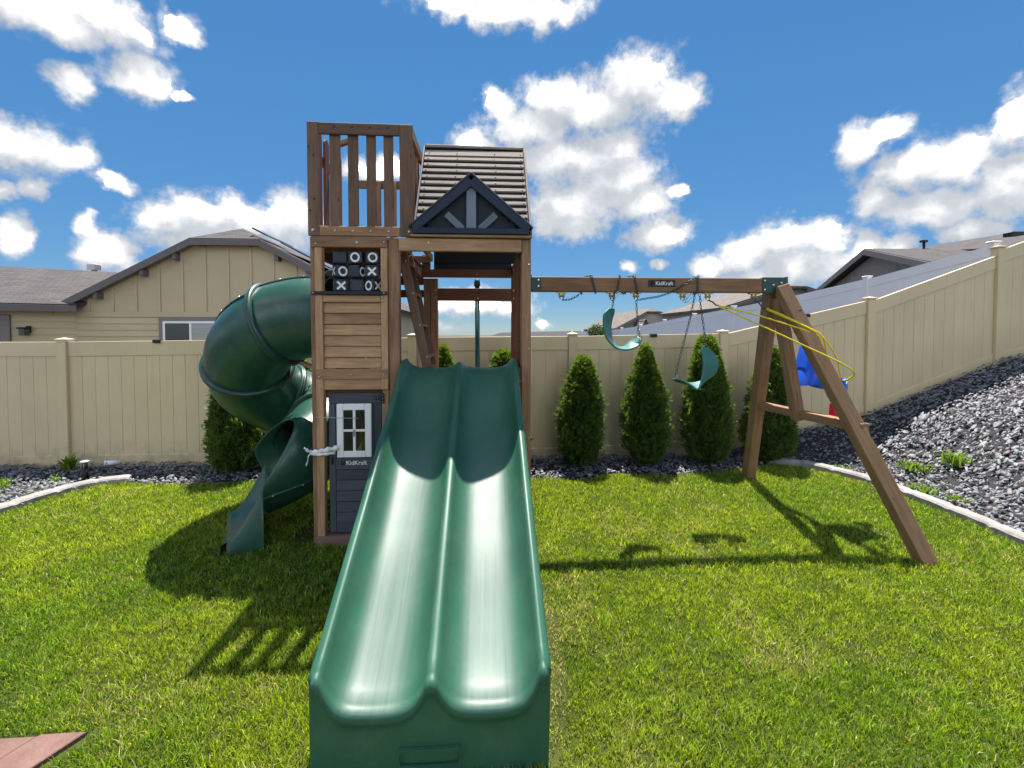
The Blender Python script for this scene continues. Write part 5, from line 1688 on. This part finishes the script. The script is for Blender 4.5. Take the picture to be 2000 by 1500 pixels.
s2 = empty('belt_swing', (2.1, BY, 1.29))
tag(s2, 'green belt swing hanging lower and twisted, in front of the tallest evergreen', 'swing', 'belt swings on the beam')
belt('seat', s2, [(1.918, 4.36, 1.372), (1.975, 4.355, 1.352), (2.060, 4.35, 1.315), (2.160, 4.35, 1.302), (2.255, 4.35, 1.370), (2.292, 4.35, 1.50), (2.275, 4.36, 1.62), (2.235, 4.36, 1.695)],
     [(0.0, 0.08, -0.014), (0.0, 0.08, -0.012), (0.0, 0.08, 0.004), (0.04, 0.07, 0.03), (0.085, 0.04, 0.03), (0.095, 0.03, 0.0), (0.09, 0.03, -0.02), (0.075, 0.03, -0.02)], 'swing_green')
chain('chain', s2, [(1.925, BY, 1.40), (1.955, BY - 0.005, 1.55), (2.06, BY - 0.03, 2.00), (2.095, BY - 0.05, 2.235)])
chain('chain', s2, [(2.235, BY, 1.70), (2.215, BY - 0.01, 1.85), (2.165, BY - 0.03, 2.10), (2.140, BY - 0.05, 2.235)])
chain('chain', s2, wrap(2.115, 2.24, 2.13, 2.24, 1))
chain('chain', s2, [(2.12, BY - 0.06, 2.40), (2.03, BY - 0.062, 2.35), (1.92, BY - 0.062, 2.285), (1.83, BY - 0.06, 2.235), (1.72, BY - 0.03, 2.20), (1.62, BY - 0.01, 2.185), (1.535, BY, 2.17)])
rope('snap_hook', s2, [(2.0, BY - 0.05, 2.17), (1.985, BY - 0.055, 2.14), (2.02, BY - 0.058, 2.15), (2.07, BY - 0.06, 2.215), (2.06, BY - 0.06, 2.245), (2.0, BY - 0.055, 2.17)], 0.0045, 'steel', 6)
rope('end_ring', s2, [(1.93, 4.33, 1.36), (1.935, 4.34, 1.43), (1.96, 4.36, 1.36)], 0.005, 'steel', 6)

# toddler bucket swing tied round the leg
b3 = empty('toddler_swing', (3.35, 4.45, 1.3))
tag(b3, 'blue toddler bucket swing on yellow ropes, hooked round the frame legs', 'swing')
def shell(name, parent, c, sx, sy, sz, mat, cut=0.25, n=20, tilt=0.0, thick=0.008):
    V, F = [], []
    m2 = 10
    for i in range(m2 + 1):
        ph = -math.pi / 2 + (math.pi / 2 + cut) * i / m2
        for j in range(n):
            t = 2 * math.pi * j / n
            sq = 1 / max(abs(math.cos(t)), abs(math.sin(t))) ** 0.45
            front = 0.5 + 0.5 * math.cos(t)
            z = math.sin(ph) * sz + (max(0, (i / m2) - 0.6) * 2.2 * front * sz)
            x, y = math.cos(ph) ** 0.6 * math.cos(t) * sq * sx, math.cos(ph) ** 0.6 * math.sin(t) * sq * sy
            xx = x * math.cos(tilt) + z * math.sin(tilt); zz = -x * math.sin(tilt) + z * math.cos(tilt)
            V.append((c[0] + xx, c[1] + y, c[2] + zz))
    for i in range(m2):
        for j in range(n):
            F.append((i * n + j, i * n + (j + 1) % n, (i + 1) * n + (j + 1) % n, (i + 1) * n + j))
    o = mesh_obj(name, V, F, mat, parent, True)
    md = o.modifiers.new('wall', 'SOLIDIFY'); md.thickness = thick
    return o
shell('seat', b3, (3.44, 4.42, 1.42), 0.15, 0.14, 0.18, 'blue_plastic', 0.2, tilt=R(200))
extrude_poly('back_shell', [(3.325, 4.50, 1.62), (3.345, 4.50, 1.70), (3.38, 4.50, 1.71), (3.43, 4.50, 1.60), (3.54, 4.50, 1.42), (3.58, 4.50, 1.33), (3.56, 4.50, 1.245), (3.48, 4.50, 1.265), (3.36, 4.50, 1.315), (3.30, 4.50, 1.38), (3.295, 4.50, 1.48)], (0, -0.16, 0), 'blue_plastic', b3)
ob = b3.children[-1]; md = ob.modifiers.new('soft', 'BEVEL'); md.width = 0.035; md.segments = 4
shell('tray', b3, (3.60, 4.30, 1.24), 0.07, 0.10, 0.10, 'cyan_plastic', 0.3)
shell('side_wing', b3, (3.475, 4.10, 1.335), 0.026, 0.05, 0.05, 'blue_plastic', 0.5)
extrude_poly('leg_guard', [(3.62, 4.34, 1.10), (3.685, 4.34, 1.10), (3.745, 4.34, 0.99), (3.755, 4.34, 0.925), (3.70, 4.34, 0.905), (3.60, 4.34, 0.925), (3.612, 4.34, 0.98)], (0, 0.07, 0), 'red_plastic', b3)
ob = b3.children[-1]; md = ob.modifiers.new('soft', 'BEVEL'); md.width = 0.018; md.segments = 3
rope('end_hook', b3, [(2.262, BY, 2.17), (2.30, BY - 0.01, 2.15), (2.335, BY - 0.02, 2.115), (2.352, BY - 0.02, 2.12)], 0.007, 'chain_metal', 6)
rope('end_hook', b3, [(2.748, BY, 2.17), (2.78, BY - 0.02, 2.14), (2.80, BY - 0.04, 2.10), (2.84, BY - 0.05, 2.08)], 0.007, 'chain_metal', 6)
rope('rope', b3, catmull([(2.352, 4.33, 2.115), (2.62, 4.20, 2.03), (2.92, 4.10, 1.92), (3.12, 4.04, 1.84), (3.23, 4.06, 1.77), (3.30, 4.16, 1.62)], 6), 0.0075, 'yellow_rope')
rope('rope', b3, catmull([(2.352, 4.33, 2.110), (2.66, 4.14, 1.92), (2.98, 3.95, 1.72), (3.22, 3.80, 1.565), (3.33, 3.78, 1.475), (3.41, 3.94, 1.40), (3.47, 4.08, 1.375)], 6), 0.0075, 'yellow_rope')
rope('rope', b3, catmull([(2.84, 4.30, 2.085), (2.95, 4.14, 1.99), (3.08, 4.06, 1.90), (3.20, 4.02, 1.82), (3.28, 4.06, 1.70), (3.36, 4.16, 1.58)], 6), 0.0085, 'yellow_rope')
rope('rope', b3, catmull([(2.84, 4.30, 2.075), (2.96, 4.13, 1.97), (3.09, 4.045, 1.885), (3.215, 4.01, 1.79), (3.36, 4.02, 1.60), (3.42, 4.06, 1.48), (3.475, 4.09, 1.385)], 6), 0.0065, 'yellow_rope')

# ------------------------------------------------------------------ small things
# ribbon tied round the door post, and a thin stick pushed through
rb3 = empty('tied_ribbon', (-1.42, 3.86, 0.80))
tag(rb3, 'white cloth strip knotted round the door post and playhouse window', 'ribbon')
def strip(name, parent, ctr, hw, mat):
    V, F = [], []
    P_ = catmull(ctr, 6)
    for i, p in enumerate(P_):
        ww = hw * (0.8 + 0.25 * math.sin(i * 1.3))
        tw_ = 0.3 * math.sin(i * 0.9)
        V += [p + Vector((0, -tw_ * ww, ww)), p + Vector((0, tw_ * ww - 0.006, 0)), p - Vector((0, -tw_ * ww, ww))]
    for i in range(len(P_) - 1):
        for j in range(2):
            F.append((i * 3 + j, i * 3 + j + 1, (i + 1) * 3 + j + 1, (i + 1) * 3 + j))
    o = mesh_obj(name, V, F, mat, parent, True)
    md = o.modifiers.new('cloth', 'SOLIDIFY'); md.thickness = 0.003
    return o
strip('band', rb3, [(-1.245, 3.905, 0.845), (-1.30, 3.872, 0.838), (-1.37, 3.862, 0.828), (-1.44, 3.862, 0.812), (-1.505, 3.880, 0.806), (-1.52, 3.92, 0.80)], 0.026, 'white_cloth')
strip('band', rb3, [(-1.30, 3.876, 0.80), (-1.37, 3.858, 0.795), (-1.44, 3.858, 0.790), (-1.505, 3.874, 0.795)], 0.014, 'white_cloth')
strip('tail', rb3, [(-1.505, 3.872, 0.805), (-1.525, 3.865, 0.77), (-1.53, 3.862, 0.73), (-1.545, 3.862, 0.695)], 0.012, 'white_cloth')
strip('bow_loop', rb3, [(-1.508, 3.872, 0.81), (-1.53, 3.86, 0.835), (-1.555, 3.86, 0.848), (-1.545, 3.866, 0.825), (-1.51, 3.872, 0.808)], 0.010, 'white_cloth')
st = rope('thin_stick', None, [(-1.555, 3.885, 1.112), (-1.30, 3.875, 1.105), (-1.10, 3.872, 1.098)], 0.003, 'galvanised', 6)
tag(st, 'thin pale stick lying across the door post and playhouse window', 'stick')

# solar path light in the left bed
def path_light(x, y):
    z0 = float(height(x, y))
    t = empty('path_light', (x, y, z0)); tag(t, 'small dark solar path light standing in the slate by the left kerb', 'garden light')
    cyl('stem', t, (x, y, z0 - 0.05), (x, y, z0 + 0.13), 0.035, 'lamp_black')
    cyl('lamp_glass', t, (x, y, z0 + 0.131), (x, y, z0 + 0.195), 0.030, 'house_glass')
    for a in range(4):
        q_ = a * math.pi / 2 + 0.4
        cyl('strut', t, (x + 0.036 * math.cos(q_), y + 0.036 * math.sin(q_), z0 + 0.128), (x + 0.036 * math.cos(q_), y + 0.036 * math.sin(q_), z0 + 0.2), 0.004, 'galvanised', n=6)
    cyl('cap', t, (x, y, z0 + 0.198), (x, y, z0 + 0.215), 0.052, 'galvanised', 0.044)
path_light(-5.08, 5.86)
wp = empty('drain_pipe', (-5.25, 6.3, 0.05)); tag(wp, 'short white pipe end lying in slate at the fence foot', 'pipe')
cyl('pipe', wp, (-5.16, 6.27, 0.065), (-5.05, 6.36, 0.05), 0.032, 'white_paint')
cyl('pipe_mouth', wp, (-5.175, 6.258, 0.067), (-5.161, 6.269, 0.065), 0.038, 'white_paint')

def weed(x, y, label, h, n, seed, spread=0.12, lw=0.012, mat='weed'):
    r = random.Random(seed)
    z0 = float(height(x, y))
    t = empty('weed', (x, y, z0)); tag(t, label, 'weed', 'weeds in the slate beds')
    V, F = [], []
    for i in range(n):
        a = r.uniform(0, 2 * math.pi); rr_ = r.uniform(0, spread)
        bx_, by_ = x + math.cos(a) * rr_, y + math.sin(a) * rr_
        a2 = r.uniform(0, 2 * math.pi); hh = h * r.uniform(0.4, 1.0); ln = hh * r.uniform(0.2, 0.9)
        d_ = Vector((math.cos(a2), math.sin(a2), 0)); s_ = Vector((-d_.y, d_.x, 0)) * lw * r.uniform(0.6, 1.4)
        p0 = Vector((bx_, by_, z0 - 0.01)); p1 = p0 + d_ * ln * 0.4 + Vector((0, 0, hh * 0.7)); p2q = p0 + d_ * ln + Vector((0, 0, hh))
        b_ = len(V)
        V += [p0 - s_ * 0.5, p0 + s_ * 0.5, p1 + s_, p1 - s_, p2q]
        F += [(b_, b_ + 1, b_ + 2, b_ + 3), (b_ + 3, b_ + 2, b_ + 4)]
    mesh_obj('leaves', V, F, mat, t)
weed(-5.62, 6.25, 'leafy dark green weed at the foot of the left fence post', 0.22, 40, 1, 0.07, 0.022)
weed(-5.75, 5.55, 'grassy weed at the left edge of the slate bed', 0.14, 45, 2, 0.10, 0.009)
weed(-5.35, 5.72, 'small pale grass tuft in the slate behind the left kerb', 0.09, 22, 12, 0.08, 0.007)
weed(5.35, 5.15, 'broad low weed patch in the slate beside the front leg', 0.10, 120, 3, 0.17, 0.010)
weed(5.62, 4.90, 'tall spiky weed on the slate bank right of the front leg', 0.17, 80, 4, 0.13, 0.010)
weed(5.02, 4.72, 'low weed hugging the right kerb below the spiky weed', 0.08, 110, 5, 0.16, 0.010)
weed(4.78, 5.62, 'flat weed at the kerb near the arborvitae', 0.05, 70, 6, 0.14, 0.008)
weed(5.08, 4.42, 'small weed clump at the kerb edge farther forward', 0.06, 50, 8, 0.12, 0.009)
